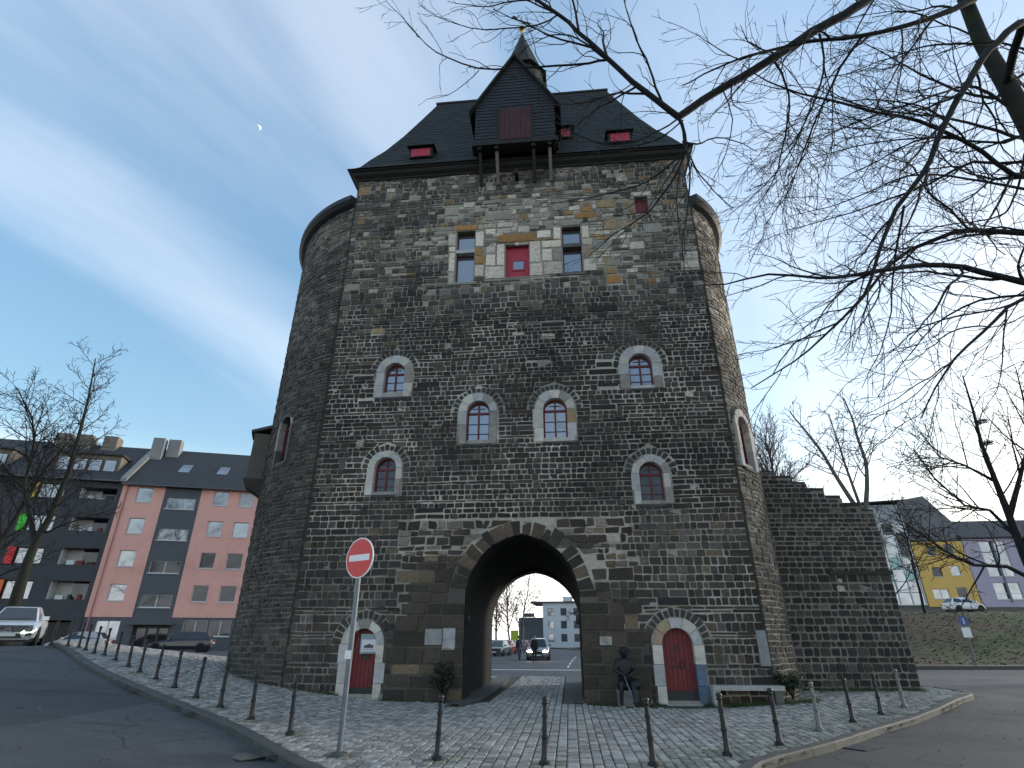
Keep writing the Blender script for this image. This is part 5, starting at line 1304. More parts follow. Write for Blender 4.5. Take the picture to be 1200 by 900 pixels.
for a,b in lz:
    for x0,x1 in ((-3.1,-.05),(-12.6,-9.9),(-20.4,-17.4)):
        lg = MB(); lg.box(x0+.01,x0+.06,.1,1.46,a+.02,b-.01); lg.box(x0+.07,x0+(x1-x0)*.42,1.40,1.46,a+.02,b-.01); lgo = lg.build('loggia', M_LOGG, blk)
        MB().box(x0+(x1-x0)*.42+.01,x1-.01,1.38,1.44,a+.02,b-.01).build('pane', M_PANED, lgo); MB().box(x1-.06,x1-.01,.1,1.36,a+.02,b-.01).build('side_wall', M_DARKR, lgo)
        for i in range(3): MB().box(x0+.5+i*.75+rb.uniform(0,.3),x0+.7+i*.75+rb.uniform(0,.3)+.3,.3,.55,a+.0,a+rb.uniform(.15,.45)).build('planter', rb.choice([M_PVC,M_TRIM,M_LEAF,M_RED]), lgo)
SC = [mat('orange panel',(0.75,0.16,0.02),rough=.5),mat('red panel',(0.72,0.02,0.03),rough=.5),mat('green panel',(0.05,0.55,0.03),rough=.5),mat('yellow panel',(0.75,0.5,0.02),rough=.5)]
for (a,b),m in zip(wz, SC):
    window(blk, -6.5, -4.4, a+.02, b-.02, M_DFRAME, M_PANE, y=.12, mull=2, sill=False); MB().box(-7.12,-6.52,-.14,-.03,a-.02,b+.02).build('shutter_panel', m, blk); MB().box(-7.08,-6.52,.12,.18,a+.02,b-.02).build('infill', M_DFRAME, blk)
    window(blk, -16.0, -13.92, a+.02, b-.02, M_DFRAME, M_PANE, y=.12, mull=2, sill=False); MB().box(-16.62,-16.02,-.14,-.03,a-.02,b+.02).build('shutter_panel', SC[rb.randrange(4)], blk)
for x0,x1 in ((-3.6,-.6),(-12.0,-6.0)): MB().box(x0+.02,x1-.02,.80,.86,.5,3.08).build('garage_door', M_TRIM, blk)
bro, bkk = gable_roof(BX, .04, blk, EAV+.25, 20.3, 11, M_TILE)
M_DWALL = mat('beige boards', (0.20,0.17,0.14), rough=.9, var=.25, vscale=2)
for x0 in (-6.3, -15.5):
    d = MB(); d.prism([(0.9,15.9),(4.2,18.8),(4.2,18.95),(.9,18.6)][::-1], 0, 5.4) if False else d.box(0,5.4,.9,4.5,15.9,18.15); do = d.build('dormer', M_DWALL, blk, loc=(x0,0,0))
    for i in range(4): window(do, .25+i*1.27, 1.35+i*1.27, 16.55, 17.75, M_PVC if i == 0 else M_DFRAME, M_PANE, y=.80, mull=1, sill=False)
    MB().box(-.2,5.6,.6,4.6,18.16,18.34).build('dormer_roof', M_TILE, do)
for x in (-9.0,-7.0,-4.6): MB().box(x,x+1.3,4.6,6.0,18.2,21.3).build('chimney', M_DWALL, blk)
sd = MB(); sd.add([(BX,0,0),(BX,11,0),(BX,11,EAV),(BX,5.5,20),(BX,0,EAV)],[(4,3,2,1,0)]); sd.add([(BX,11,0),(.28,11,0),(.28,11,EAV),(BX,11,EAV)],[(3,2,1,0)]); sd.build('wall', M_DARKR, blk)

# ---- right-hand row on top of the bank
bank = MB(); bgx = [13+i*1.5 for i in range(90)]; bgy = [42+i*1.0 for i in range(24)]+[68,71,75,80,86,94,104,120,140]
def bank_h(x, y):
    q = sstep(x, 15, 24); r_ = sstep(y+0.06*(x-20), 42.5, 62)
    return 0.10+q*(4.1*r_+1.5*sstep(y, 60, 82))+0.12*q*noise.noise((x*.25, y*.25, 0))
for y in bgy:
    for x in bgx: bank.v.append((x, y, bank_h(x, y)))
nb_ = len(bgx); bank.f = [(j*nb_+i, j*nb_+i+1, (j+1)*nb_+i+1, (j+1)*nb_+i) for j in range(len(bgy)-1) for i in range(nb_-1)]; bank.c = [None]*len(bank.f)
M_BANK = mat('leaf-strewn turf', (0.075,0.052,0.030), rough=.95, var=.4, vscale=2.5, bump=.6, bscale=8, dark=(0.050,0.068,0.020), dscale=.12, dlo=.47, dhi=.60, dfac=.85, coords='Object')
bank_o = tag(bank.build('grass_bank', M_BANK, smooth=True), kind='structure')
lf = MB(); rl = random.Random(3)
for i in range(15000):
    x, y = rl.uniform(19, 85), 43+19*rl.random()**1.4; z = bank_h(x, y)+.02; s_ = rl.uniform(.05,.13); a = rl.uniform(0,6.28); t = rl.uniform(-.4,.4)
    u_ = Vector((math.cos(a),math.sin(a),t))*s_; v_ = Vector((-math.sin(a),math.cos(a),rl.uniform(-.3,.6)))*s_; p = Vector((x,y,z))
    k = rl.uniform(.6,1.5); c = (0.12*k,0.065*k,0.03*k) if rl.random() < .7 else ((0.055*k,0.075*k,0.022*k) if rl.random() < .6 else (0.2*k,0.13*k,0.06*k))
    lf.add([p-u_,p-v_*.6,p+u_,p+v_*.6],[(0,1,2,3)],c)
tag(lf.build('fallen_leaves', mat('dry leaves', attr=True, rough=.8)), 'brown fallen leaves covering the grass bank', 'leaves', kind='stuff')
kb = MB(); kb.box(14,140,41.2,41.45,-.2,.10); tag(kb.build('bank_kerb', M_KERB), kind='structure')
fp = MB(); fp.box(14,140,41.46,43.0,-.2,.085); tag(fp.build('footpath', mat('path paving', (0.16,0.16,0.155), rough=.85, var=.2, vscale=1)), kind='structure')

KY = 80/66.0
RQ = Vector((46.4*KY, 66*KY, 0)); RAN = R(97); RT = Vector((math.sin(RAN), math.cos(RAN), 0)); RNv = Vector((-math.cos(RAN), math.sin(RAN), 0))
RRZ = math.atan2(RT.y, RT.x)
def sz(z): return 1.7+(z-1.7)*KY
def rbuild(name, label): o = empty(name, (RQ.x, RQ.y, 0), RRZ); tag(o, label, 'building'); return o
# yellow house
M_YEL = mat('yellow render', (0.70,0.45,0.13), rough=.9, var=.07, vscale=.6); M_YB = mat('dark plinth', (0.05,0.055,0.065), rough=.9, var=.15)
yh = rbuild('yellow_house', 'mustard yellow house with small square windows between glass front and lilac house')
k_ = KY; win = [(1.4,2.35,10.46,11.46),(3.26,4.24,10.64,11.7),(1.3,2.3,8.15,9.15),(3.23,4.25,8.25,9.3),(.7,2.4,5.81,6.83),(3.2,4.28,5.95,6.98)]
win = [(a*k_,b*k_,sz(c_),sz(d)) for a,b,c_,d in win]
w_ = MB(); wall_with_holes(w_, -.1*k_, 5.3*k_, sz(5.0), sz(12.0), win); w_.build('wall', M_YEL, yh)
w_ = MB(); wall_with_holes(w_, -.1*k_, 5.3*k_, 3.0, sz(5.0), [(1.0*k_,1.9*k_,3.6,sz(4.75))], y=.03); w_.build('wall', M_YB, yh)
window(yh,1.0*k_,1.9*k_,3.6,sz(4.75),M_PVC,M_PANED,sill=False)
for i,q in enumerate(win): window(yh,*q,M_PVC if i not in (2,) else M_DFRAME,[M_PANED,M_PANED,M_PANED,M_PANE,M_PANE,M_PANED][i],mull=1 if i != 4 else 2)
up = MB(); up.prism([(-.1*k_,sz(12.0)),(5.3*k_,sz(12.0)),(5.3*k_,sz(14.3)),(3.0*k_,sz(17.4)),(-.1*k_,sz(16.9))], .6, 11); up.build('attic', mat('grey attic boards',(0.16,0.155,0.16),rough=.85,var=.25,vscale=.7), yh)
MB().box(-.15*k_,5.4*k_,-.1,.7,sz(12.0)+.003,sz(12.0)+.15).build('ledge', M_YB, yh)
for x in (1.0,2.9): window(yh,x*k_,(x+1.1)*k_,sz(12.6),sz(13.6),M_DFRAME,M_PANED,y=.5,sill=False)
w_ = MB(); w_.box(-.08*k_,5.28*k_,.3,11,3,sz(12.0)-.01); w_.build('rear', M_YEL, yh)
# glass-fronted stair building
gh = rbuild('glass_building', 'pale blue glass-fronted building beside the yellow house')
w_ = MB(); w_.box(-7*k_,-.14*k_,.35,11,3,sz(16.4)); w_.build('wall', mat('grey cladding',(0.33,0.34,0.36),rough=.8,var=.1), gh)
zz = [5.2,6.5,7.7,9.0,10.3,11.6,12.9,14.2]
for r_ in range(7):
    for c_ in range(5):
        a = -6.8+c_*1.32; MB().box(a*k_+.04,(a+1.3)*k_-.04,.25,.29,sz(zz[r_])+.04,sz(zz[r_+1])-.04).build('pane', rb.choice([M_PANE,M_PANE,mat('teal glass',(0.12,0.22,0.24),rough=.06,metal=.5),M_PANED]), gh)
for c_ in range(6): a = -6.81+c_*1.32; MB().box(a*k_-.06,a*k_+.06,.12,.3,sz(5.2),sz(14.2)).build('mullion', M_PVC, gh)
for z in (5.2,7.7,10.3,14.2): MB().box(-6.8*k_,-.16*k_,.1,.24,sz(z)-.06,sz(z)+.06).build('transom', M_PVC, gh)
MB().box(-7*k_,-.15*k_,.2,.34,3,sz(5.1)).build('plinth', mat('teal plinth',(0.05,0.09,0.10),rough=.7), gh)
MB().add([(-7.2*k_,-.2,sz(16.45)),(0.0,-.2,sz(16.75)),(0.0,11.2,sz(16.75)),(-7.2*k_,11.2,sz(16.45)),(-7.2*k_,-.2,sz(16.6)),(0,-.2,sz(16.9)),(0,11.2,sz(16.9)),(-7.2*k_,11.2,sz(16.6))],[(0,3,2,1),(4,5,6,7),(0,1,5,4),(1,2,6,5),(3,0,4,7)]).build('roof', M_TILE, gh)
# lilac house
M_LIL = mat('lilac render', (0.42,0.37,0.46), rough=.9, var=.06, vscale=.6)
lh = rbuild('lilac_house', 'lilac rendered house with tall white-framed window bays')
bays = [(7.1,9.8),(12.0,14.6),(16.8,19.4)]
hl_ = [(a*k_,b*k_,sz(8.1),sz(11.9)) for a,b in bays]+[(a*k_,b*k_,sz(5.7),sz(7.44)) for a,b in bays]
w_ = MB(); wall_with_holes(w_, 5.36*k_, 22*k_, 3, sz(12.2), hl_); w_.build('wall', M_LIL, lh)
for q in hl_: window(lh,*q,M_PVC,M_PANE,mull=2,trans=True)
for a,b in bays: MB().box((a+b)/2*k_-.12,(a+b)/2*k_+.12,-.1,.1,sz(5.4),sz(12.0)).build('pilaster', mat('grey pilaster',(0.16,0.16,0.18),rough=.8), lh); 
r_ = MB(); r_.prism([(0,0),(11.5,0),(11.5,1.0),(6,3.4),(.0,.18)],0,16.9*k_); ro_ = r_.build('roof', M_TILE, lh, loc=(5.34*k_+16.9*k_,-.4,sz(12.22)), rz=R(90)); ro_.scale = (1,1,1)
w_ = MB(); w_.box(5.4*k_,21.9*k_,.3,10.9,3,sz(12.2)-.01); w_.build('rear', M_LIL, lh)
cq = at_y(1133,722,66); car('white car parked on top of the grass bank before the yellow house','car',(cq.x,66,bank_h(cq.x,66)-.02),R(92),WHITEP,'hatch')

# pedestrian sign on the bank edge
q = at_y(1143,775,42.2); ps = empty('path_sign', (q.x, 42.2, .08)); tag(ps, 'small round blue path sign on a thin steel post by the grass bank', 'road sign')
MB().tube([(0,0,0),(0,0,3.15)],[.05,.05],8).build('post', M_GALV, ps)
m_ = MB(); m_.lathe([(.01,0),(.33,0),(.33,.02),(.01,.02)],20); b_ = m_.build('disc', mat('blue sign face',(0.03,0.08,0.30),rough=.4), ps, loc=(0,-.06,2.8)); b_.rotation_euler = (R(90),0,0)
m_ = MB(); m_.tube([(0,.1,.024),(0,-.02,.024)],[.05,.04],6); m_.tube([(0,-.02,.024),(-.07,-.2,.024)],[.03,.02],5); m_.tube([(0,-.02,.024),(.07,-.2,.024)],[.03,.02],5); m_.lathe([(.01,0.02),(.045,.02),(.045,.028),(.01,.028)],10,(0,.17,0)); m_.build('pictogram', M_WHITE, b_)
MB().box(-.30,.30,-.07,-.05,1.75,2.38).build('plate', M_WHITE, ps)

# ---- beyond the archway
wb = empty('office_building', (6.3, 122, .3), R(-8)); tag(wb, 'white flat-roofed building beyond the archway', 'building')
M_WB = mat('white wall', (0.60,0.62,0.64), rough=.9, var=.06, vscale=.3)
hs_ = [(1+i*2.6,2.2+i*2.6,z,z+1.4) for i in range(6) for z in (1.0,3.4,5.8)]
w_ = MB(); wall_with_holes(w_, 0, 17, 0, 8.2, hs_); w_.build('wall', M_WB, wb)
w_ = MB(); w_.box(0.01,16.99,.3,12,0,8.19); w_.build('rear', M_WB, wb)
for q in hs_: window(wb,*q,M_DFRAME,M_PANE,sill=False)
MB().box(-2.5,17.2,-.4,12.2,8.21,8.5).build('roof', M_GREYR, wb); MB().box(4,6,3,5,8.5,9.6).build('chimney', M_WB, wb)
w_ = MB(); w_.box(-5.5,-.02,4,10,0,5.6); w_.build('annexe', M_GREYR, wb)
sh_ = empty('shop_building', (-9.5, 62, .2), R(80)); tag(sh_, 'pale corner shop building with dark awning beyond the archway', 'building')
hs_ = [(1.5+i*3,3.3+i*3,z,z+1.7) for i in range(6) for z in (4,7.2)]+[(1+i*4,4.2+i*4,.4,2.8) for i in range(5)]
w_ = MB(); wall_with_holes(w_, 0, 22, 0, 10, hs_); w_.build('wall', M_WB, sh_)
w_ = MB(); w_.box(.01,21.99,.3,10,0,9.99); w_.build('rear', M_WB, sh_)
for q in hs_: window(sh_,*q,M_DFRAME,M_PANED,sill=False)
MB().box(.5,21.5,-1.2,-.01,2.95,3.15).build('awning', M_GREYR, sh_); MB().box(-.3,22.3,-.3,10.3,10.0,10.35).build('roof', M_TILE, sh_)
q = at_y(622,728,74); gs = empty('direction_sign', (q.x,74,.2)); tag(gs, 'dark direction sign on a post beyond the archway', 'road sign')
MB().tube([(-.9,0,0),(-.9,0,4.7)],[.06,.06],8).build('post', M_GALV, gs)
for i in range(3): MB().box(-.85,.45,-.08,-.02,3.0+i*.5,3.44+i*.5).build('sign_panel', mat('slate sign',(0.05,0.07,0.09),rough=.5), gs)
q = at_y(603,742,80); bb = empty('poster_board', (q.x,80,.2)); tag(bb, 'bright yellow-green poster board beyond the archway', 'poster')
MB().box(-.5,.5,-.05,.05,1.3,2.6).build('panel', mat('lime poster',(0.40,0.50,0.04),rough=.6,var=.1), bb); MB().box(-.08,.08,-.04,.04,0,1.29).build('post', M_GALV, bb)
# road markings beyond the gate
for i,(x0,y0,x1,y1,w,lab) in enumerate([(3.6,40,6.5,62,.12,'white lane line on the road beyond the archway'),(-4.5,38.2,9,37.2,.35,'white stop line across the road beyond the archway')]):
    a, b = Vector((x0,y0,0)), Vector((x1,y1,0)); t = (b-a).normalized(); n_ = Vector((-t.y,t.x,0))*w/2; m_ = MB(); N_s = 14
    for k in range(N_s):
        if i == 0 and k % 2: continue
        p, q = a.lerp(b,k/N_s), a.lerp(b,(k+1)/N_s); m_.add([(*(v.xy),g(v.x,v.y)-.112) for v in (p-n_,q-n_,q+n_,p+n_)],[(0,1,2,3)])
    tag(m_.build('road_marking', M_WHITE), kind='structure')
# moon
md = (ray(302,149)).normalized(); m_ = MB(); L = []
for i in range(13): a = R(-95+190*i/12); L.append((math.cos(a), math.sin(a)))
for i in range(12,-1,-1): a = R(-95+190*i/12); L.append((math.cos(a)*.55-.02, math.sin(a)*.98))
m_.add([(x,0,z) for x,z in L],[tuple(range(26))]); mo = m_.build('moon', mat('moon', (0.8,0.8,0.78), emit=(1,.98,.94), estr=.13), None); mo.location = CC+md*9000; mo.scale = (46,46,46)
mo.rotation_euler = (0,R(-22),math.atan2(-md.x, md.y)); tag(mo, 'pale crescent moon in the blue sky left of the tower', 'moon')
# ================================================================== TREES AND PLANTS
def grow(out, p, d, L, r, lvl, rnd, cfg):
    """a wavering tapered branch with side shoots; out[level] collects the tubes"""
    seg = cfg['seg'][min(lvl, len(cfg['seg'])-1)]; n = max(3, int(L/seg)); pts = [p.copy()]; rad = [r]; d = d.normalized(); wv = cfg['wav'][min(lvl, len(cfg['wav'])-1)]
    tip = max(cfg['rmin'], r*cfg['taper'])
    for i in range(n):
        d = (d+Vector((rnd.gauss(0,wv), rnd.gauss(0,wv), rnd.gauss(0,wv)+cfg['up'][min(lvl,len(cfg['up'])-1)]*(i/n if cfg.get('curl') else 1)))).normalized()
        pts.append(pts[-1]+d*(L/n)); rad.append(r+(tip-r)*((i+1)/n))
    sides = (9,6,4,3,3)[min(lvl,4)]
    out[min(lvl, len(out)-1)].tube(pts, rad, sides, cap=lvl < 2)
    if lvl < cfg['maxl']: shoots(out, pts, rad, lvl, rnd, cfg, L)
    return pts
def shoots(out, pts, rad, lvl, rnd, cfg, L, start=None):
    dens = cfg['dens'][min(lvl, len(cfg['dens'])-1)]; st = cfg['start'][min(lvl,len(cfg['start'])-1)] if start is None else start
    m = len(pts)-1; cnt = max(2, int(L*(1-st)*dens)); side = rnd.random()*6.28
    for k in range(cnt):
        t = st+(1-st)*(k+rnd.random()*.9)/cnt; f = t*m; i = min(int(f), m-1); f -= i
        p = pts[i].lerp(pts[i+1], f); ax = (pts[i+1]-pts[i]).normalized(); rr = rad[i]+(rad[i+1]-rad[i])*f
        side += 2.4+rnd.uniform(-.5,.5); x = ax.orthogonal().normalized(); y = ax.cross(x); s_ = x*math.cos(side)+y*math.sin(side)
        an = R(rnd.uniform(*cfg['ang'])); dd = ax*math.cos(an)+s_*math.sin(an)
        lo, hi = cfg['len'][min(lvl,len(cfg['len'])-1)]
        LL = L*rnd.uniform(lo,hi)*(1.15-.75*t)
        mn, mx_ = cfg['lim'][min(lvl,len(cfg['lim'])-1)]; LL = min(mx_, max(mn, LL))
        grow(out, p, dd, LL, max(cfg['rmin'], min(rr*.62, LL*cfg['rl'])), lvl+1, rnd, cfg)

# ---- the big beech whose boughs hang across the sky; trunk stands outside the frame to the right
beech = empty('beech_tree', (12.3, 9.2, g(12.3,9.2)-.12)); tag(beech, 'large bare tree with long dark boughs hanging over the gate tower', 'tree')
bo = Vector(beech.location); rbch = random.Random(19)
def V3(u, v, Y): return at_y(u, v, Y)-bo
tr_ = MB(); tp = [Vector((0,0,-.3)),Vector((0,0,.4)),Vector((0.02,0,2)),Vector((-.05,.05,5)),Vector((-.1,0,8)),Vector((-.28,-.1,10.4))]+[V3(1208,150,9.1),V3(1180,100,9.1),V3(1150,48,9.05),V3(1131,0,9.0),V3(1118,-60,9.0),V3(1112,-130,8.9)]
tr_.tube(tp,[.62,.5,.42,.37,.33,.27,.215,.19,.17,.155,.13,.08],14); auto_smooth(tr_.build('trunk', mat('dark mossy bark', (0.015,0.0145,0.012), rough=.95, var=.4, vscale=5, bump=.6, bscale=14, dark=(0.020,0.028,0.010), dscale=1.4, dlo=.45, dhi=.62, dfac=.8), beech), 60)
BC = dict(seg=[.5,.35,.22,.16], wav=[.08,.09,.13,.2], up=[0,-.022,-.02,.02], taper=.28, rmin=.0050, maxl=4, dens=[2.0,2.5,2.9,2.2], start=[.1,.12,.1,.1], ang=(18,46), len=[(.3,.6),(.45,.75),(.45,.7),(.4,.6)], lim=[(1.2,4.4),(.8,2.7),(.3,1.15),(.14,.45)], rl=.0125)
tw_ = [MB() for _ in range(5)]
def limb(spec, r0, r1, lvl=1, start=.05, dens=None, lenk=None):
    """spec: list of (u, v, Y) or Vector; traced bough with shoots"""
    pts0 = [q if isinstance(q, Vector) else V3(*q) for q in spec]; out = []
    for i in range(len(pts0)-1):
        p0,p1,p2,p3 = pts0[max(i-1,0)],pts0[i],pts0[i+1],pts0[min(i+2,len(pts0)-1)]; ns = max(2,int((p2-p1).length/.35))
        for k in range(ns):
            t = k/ns; out.append(.5*((2*p1)+(p2-p0)*t+(2*p0-5*p1+4*p2-p3)*t*t+(3*p1-p0-3*p2+p3)*t**3)+Vector([rbch.uniform(-.018,.018) for _ in range(3)]))
    out.append(pts0[-1]); n = len(out); r0 *= 1.25; rad = [r0+(r1-r0)*(i/(n-1))**.8 for i in range(n)]
    mb = MB(); mb.tube(out, rad, 8 if r0 > .06 else 6); auto_smooth(mb.build('bough', M_BARK, beech), 60)
    L = sum((b-a).length for a,b in zip(out,out[1:]))
    c = dict(BC)
    if dens: c['dens'] = [dens]+BC['dens'][1:]; pass
    if lenk: c['len'] = [lenk]+BC['len'][1:]
    shoots(tw_, out, rad, lvl, rbch, c, min(L,5.5), start)
    return out
T1 = lambda k: tp[k]
limb([tp[9],(1100,-75,8.7),(1015,0,8.6),(940,45,8.8),(885,82,8.9),(840,107,9.0),(795,137,9.1)],.125,.085,1,.25)
limb([(795,137,9.1),(740,95,8.9),(690,48,8.7),(655,18,8.6),(625,-3,8.5),(580,-40,8.4)],.062,.03,1,.05)
limb([(732,88,8.9),(712,70,8.9),(690,74,8.9),(650,78,8.9),(600,80,9.0),(560,80,9.0),(525,68,9.0),(500,52,9.1),(475,25,9.1),(452,0,9.2)],.028,.007,2,.03)
limb([(652,18,8.6),(630,30,8.6),(590,34,8.7),(550,33,8.8),(515,20,8.8),(490,4,8.9)],.018,.006,2,.03)
limb([(562,82,9.0),(545,98,9.0),(525,112,9.1),(500,116,9.1)],.010,.005,3,.03)
limb([(795,137,9.1),(802,158,9.2),(803,180,9.3),(785,215,9.5),(760,248,9.8),(720,275,10.1),(690,300,10.3)],.04,.008,1,.1)
limb([(800,165,9.2),(808,200,9.3),(806,240,9.3),(800,290,9.4),(802,320,9.5)],.022,.007,2,.1)
limb([(803,178,9.3),(770,205,9.5),(740,220,9.8),(690,232,10.1),(640,240,10.3)],.022,.006,2,.1)
limb([(796,138,9.1),(765,158,9.0),(720,170,9.0),(680,160,9.0),(650,140,8.9),(630,120,8.9)],.018,.006,2,.1)
limb([(800,140,9.1),(770,165,9.2),(735,172,9.4),(700,168,9.5)],.016,.006,2,.1)
limb([(742,98,8.9),(720,112,8.9),(690,140,9.0),(670,165,9.1)],.012,.005,3,.1)
limb([tp[9],(1140,0,8.6),(1080,25,8.4),(1010,42,8.4),(950,49,8.5),(890,62,8.6),(840,80,8.7),(800,100,8.7)],.075,.014,1,.15)
limb([tp[7],(1188,60,8.2),(1200,25,7.6),(1168,50,7.6),(1140,85,7.7),(1105,150,7.9),(1080,205,8.1),(1050,245,8.3),(1030,295,8.4),(1020,330,8.5),(1000,360,8.6),(965,395,8.9),(930,425,9.2),(880,455,9.6)],.085,.010,1,.2)
limb([tp[4],(1290,330,9.4),(1240,335,9.3),(1200,330,9.2),(1130,314,9.0),(1080,311,8.8),(1025,319,8.6),(960,325,8.6),(900,322,8.9),(850,332,9.2),(800,337,9.6)],.085,.008,1,.15)
limb([tp[5],(1260,280,9.6),(1200,274,9.7),(1140,270,9.8),(1090,282,9.9),(1045,308,10.0),(1010,350,10.2),(980,378,10.4),(930,402,10.6),(905,440,10.8)],.065,.010,1,.15)
limb([tp[6],(1200,207,8.7),(1150,178,8.4),(1100,150,8.2),(1030,131,8.0),(960,115,8.0),(900,95,8.1),(870,75,8.2)],.06,.010,1,.15)
limb([tp[6],(1200,163,10.0),(1150,148,10.4),(1100,137,10.8),(1040,131,11.0),(1000,120,11.1),(960,100,11.2)],.05,.010,1,.2)
limb([tp[7],(1165,115,9.6),(1120,105,9.8),(1080,88,9.9),(1040,65,10.0),(1005,45,10.1)],.04,.010,1,.2)
limb([tp[6],(1200,190,10.4),(1140,190,10.8),(1090,215,11.2),(1040,235,11.6),(980,255,12.0),(920,270,12.2)],.045,.008,1,.2)
limb([tp[4],(1260,345,8.2),(1200,350,7.9),(1165,375,7.9),(1120,420,7.9),(1098,455,8.0),(1080,490,8.1)],.05,.010,1,.2)
limb([tp[4],(1250,335,10.6),(1200,345,11.0),(1150,352,11.3),(1110,370,11.6),(1070,410,11.9),(1040,450,12.1)],.045,.008,1,.2)
limb([(1012,42,8.4),(985,80,8.8),(960,130,9.2),(945,170,9.6),(920,230,10.0),(895,265,10.3)],.03,.007,1,.1)
limb([(905,68,8.9),(925,110,9.2),(920,160,9.4),(905,215,9.7),(870,262,10.0)],.026,.007,1,.1)
limb([(960,40,8.8),(965,85,9.0),(945,140,9.1),(915,195,9.3),(880,232,9.6),(850,255,9.9)],.026,.007,1,.1)
limb([(1060,240,8.2),(1050,290,8.6),(1045,340,8.8),(1040,390,8.9),(1010,455,9.2)],.022,.006,1,.1)
limb([(1055,30,8.4),(1058,60,8.2),(1050,110,8.0),(1040,160,8.0)],.02,.006,2,.1)
limb([(848,104,9.0),(858,140,9.1),(850,180,9.3),(835,210,9.5)],.015,.006,2,.1)
rb2 = random.Random(88)
for k in range(8):                               # secondary boughs filling the right-hand crown
    u0, v0 = rb2.uniform(1130,1230), rb2.uniform(60,360); Y = rb2.uniform(8.5,13); u1 = u0-rb2.uniform(160,290); v1 = v0+rb2.uniform(-60,150)
    if v1 < 0: v1 = 20
    zs_ = V3(u0,v0,Y).z; k0 = max(3, max(j for j in range(10) if tp[j].z < zs_-.3 or j <= 3))
    limb([tp[k0],(u0,v0,Y),(u0*.66+u1*.34,(v0*.66+v1*.34)-rb2.uniform(5,30),Y+rb2.uniform(-.4,.6)),(u0*.33+u1*.67,(v0*.33+v1*.67)-rb2.uniform(0,25),Y+rb2.uniform(-.3,.9)),(u1,v1,Y+rb2.uniform(0,1.2))],.034,.007,1,.2)
for i,mb in enumerate(tw_):
    if mb.v and i > 0: tag(mb.build('twigs', M_TWIG, beech), kind='stuff')

def tree(name, label, p, H, r, seed, cfg, bark, twig, stems=None, group=None, lean=(0,0)):
    root = empty(name, p); tag(root, label, 'tree', group); rnd = random.Random(seed); out = [MB() for _ in range(5)]
    stems = stems or [(Vector((lean[0],lean[1],1)), H, r, 0.0)]
    for d, L, rr, z in stems: grow(out, Vector((0,0,z-.2 if z == 0 else z)), d, L, rr, 0, rnd, cfg)
    auto_smooth(out[0].build('trunk', bark, root), 60)
    cr = MB()
    for mb in out[1:]:
        b = len(cr.v); cr.v += mb.v; cr.f += [tuple(b+i for i in f) for f in mb.f]; cr.c += mb.c
    if cr.v: cr.build('crown', twig, root)
    return root
TC = dict(seg=[.8,.5,.35,.25], wav=[.05,.10,.14,.18], up=[.02,.03,.02,.02], taper=.25, rmin=.0135, maxl=3, dens=[2.4,3.0,3.6], start=[.25,.2,.12], ang=(28,58), len=[(.25,.42),(.3,.5),(.3,.5)], lim=[(1.2,6.0),(.6,2.4),(.3,1.0)], rl=.014)
# tree before the dark block, forked low
pL = lw(-3.0,-11.5); tl_at = at_y(18,712,36.0)
def base_at(u, Y): p = at_y(u, 752, Y); return Vector((p.x, Y, g(p.x,Y)-.15))
pl = base_at(8, 36.0)
lt = empty('street_tree', pl); tag(lt, 'bare forked street tree with a mossy trunk before the dark apartment block', 'tree')
rnd = random.Random(4); out = [MB() for _ in range(5)]
q = lambda u, v: at_y(u, v, 36.0)-pl
stem = [Vector((0,0,-.3)), q(18,705), q(30,665), q(41,637), q(58,607), q(80,554), q(94,505), q(104,465), q(112,420)]
stem2 = [q(41,637), q(37,615), q(32,590), q(28,570), q(40,520), q(38,490), q(20,455)]
for st_, r0, r1 in ((stem,.40,.03),(stem2,.19,.03)):
    rad = [r0+(r1-r0)*(i/(len(st_)-1))**.8 for i in range(len(st_))]; out[0].tube(st_, rad, 10)
    c = dict(TC); c['lim'] = [(1.5,5.0),(.8,2.4),(.35,1.1)]; c['dens'] = [3.4,4.0,4.6]
    shoots(out, st_, rad, 0, rnd, c, 14, .38)
auto_smooth(out[0].build('trunk', M_BARKM, lt), 60); 
cr = MB()
for mb in out[1:]: b = len(cr.v); cr.v += mb.v; cr.f += [tuple(b+i for i in f) for f in mb.f]; cr.c += mb.c
cr.build('crown', M_TWIG, lt)
tree('street_tree','bare street tree with twiggy crown left of the forked mossy tree',base_at(-75,37.5),15,.26,8,TC,M_BARK,M_TWIG)
# trees behind the stepped wall and on the bank
BI = dict(TC); BI.update(up=[.02,.05,.03,-.02], dens=[4.2,4.0,4.4], ang=(18,40), len=[(.25,.45),(.35,.55),(.3,.5)], rmin=.015)
def on_bank(u, Y): p = at_y(u, 752, Y); return Vector((p.x, Y, max(bank_h(p.x,Y), g(p.x,Y)-.12)-.1))
tree('birch_tree','slender brown-twigged birch behind the stepped wall next to the tower',on_bank(972,46),18.5,.22,13,BI,M_BARKP,M_TWIGB,lean=(-.03,0))
tree('birch_tree','second thin birch rising just behind the gate tower',on_bank(925,52),17.5,.18,27,BI,M_BARKP,M_TWIGB)
pf = on_bank(1052,44); h0 = 8.4
root = tree('ash_tree','pale grey tree forking in a wide V behind the stepped wall',pf,0,0,31,dict(TC,start=[.3,.2,.12],dens=[2.4,2.6,3.4],rmin=.016),M_BARKP,M_BARK,stems=[(Vector((-.03,0,1)),10.9,.30,0.0),(Vector((-.35,.1,1)),10.5,.2,10.2),(Vector((.22,-.1,1)),10.5,.2,10.2),(Vector((.02,.2,1)),9.5,.14,10.2)])
tree('young_tree','thin young tree with dark stem before the yellow house',on_bank(1094,58),11.5,.14,41,dict(TC,dens=[2.6,3.0,3.4],rmin=.018),M_BARK,M_TWIG,lean=(.0,0))
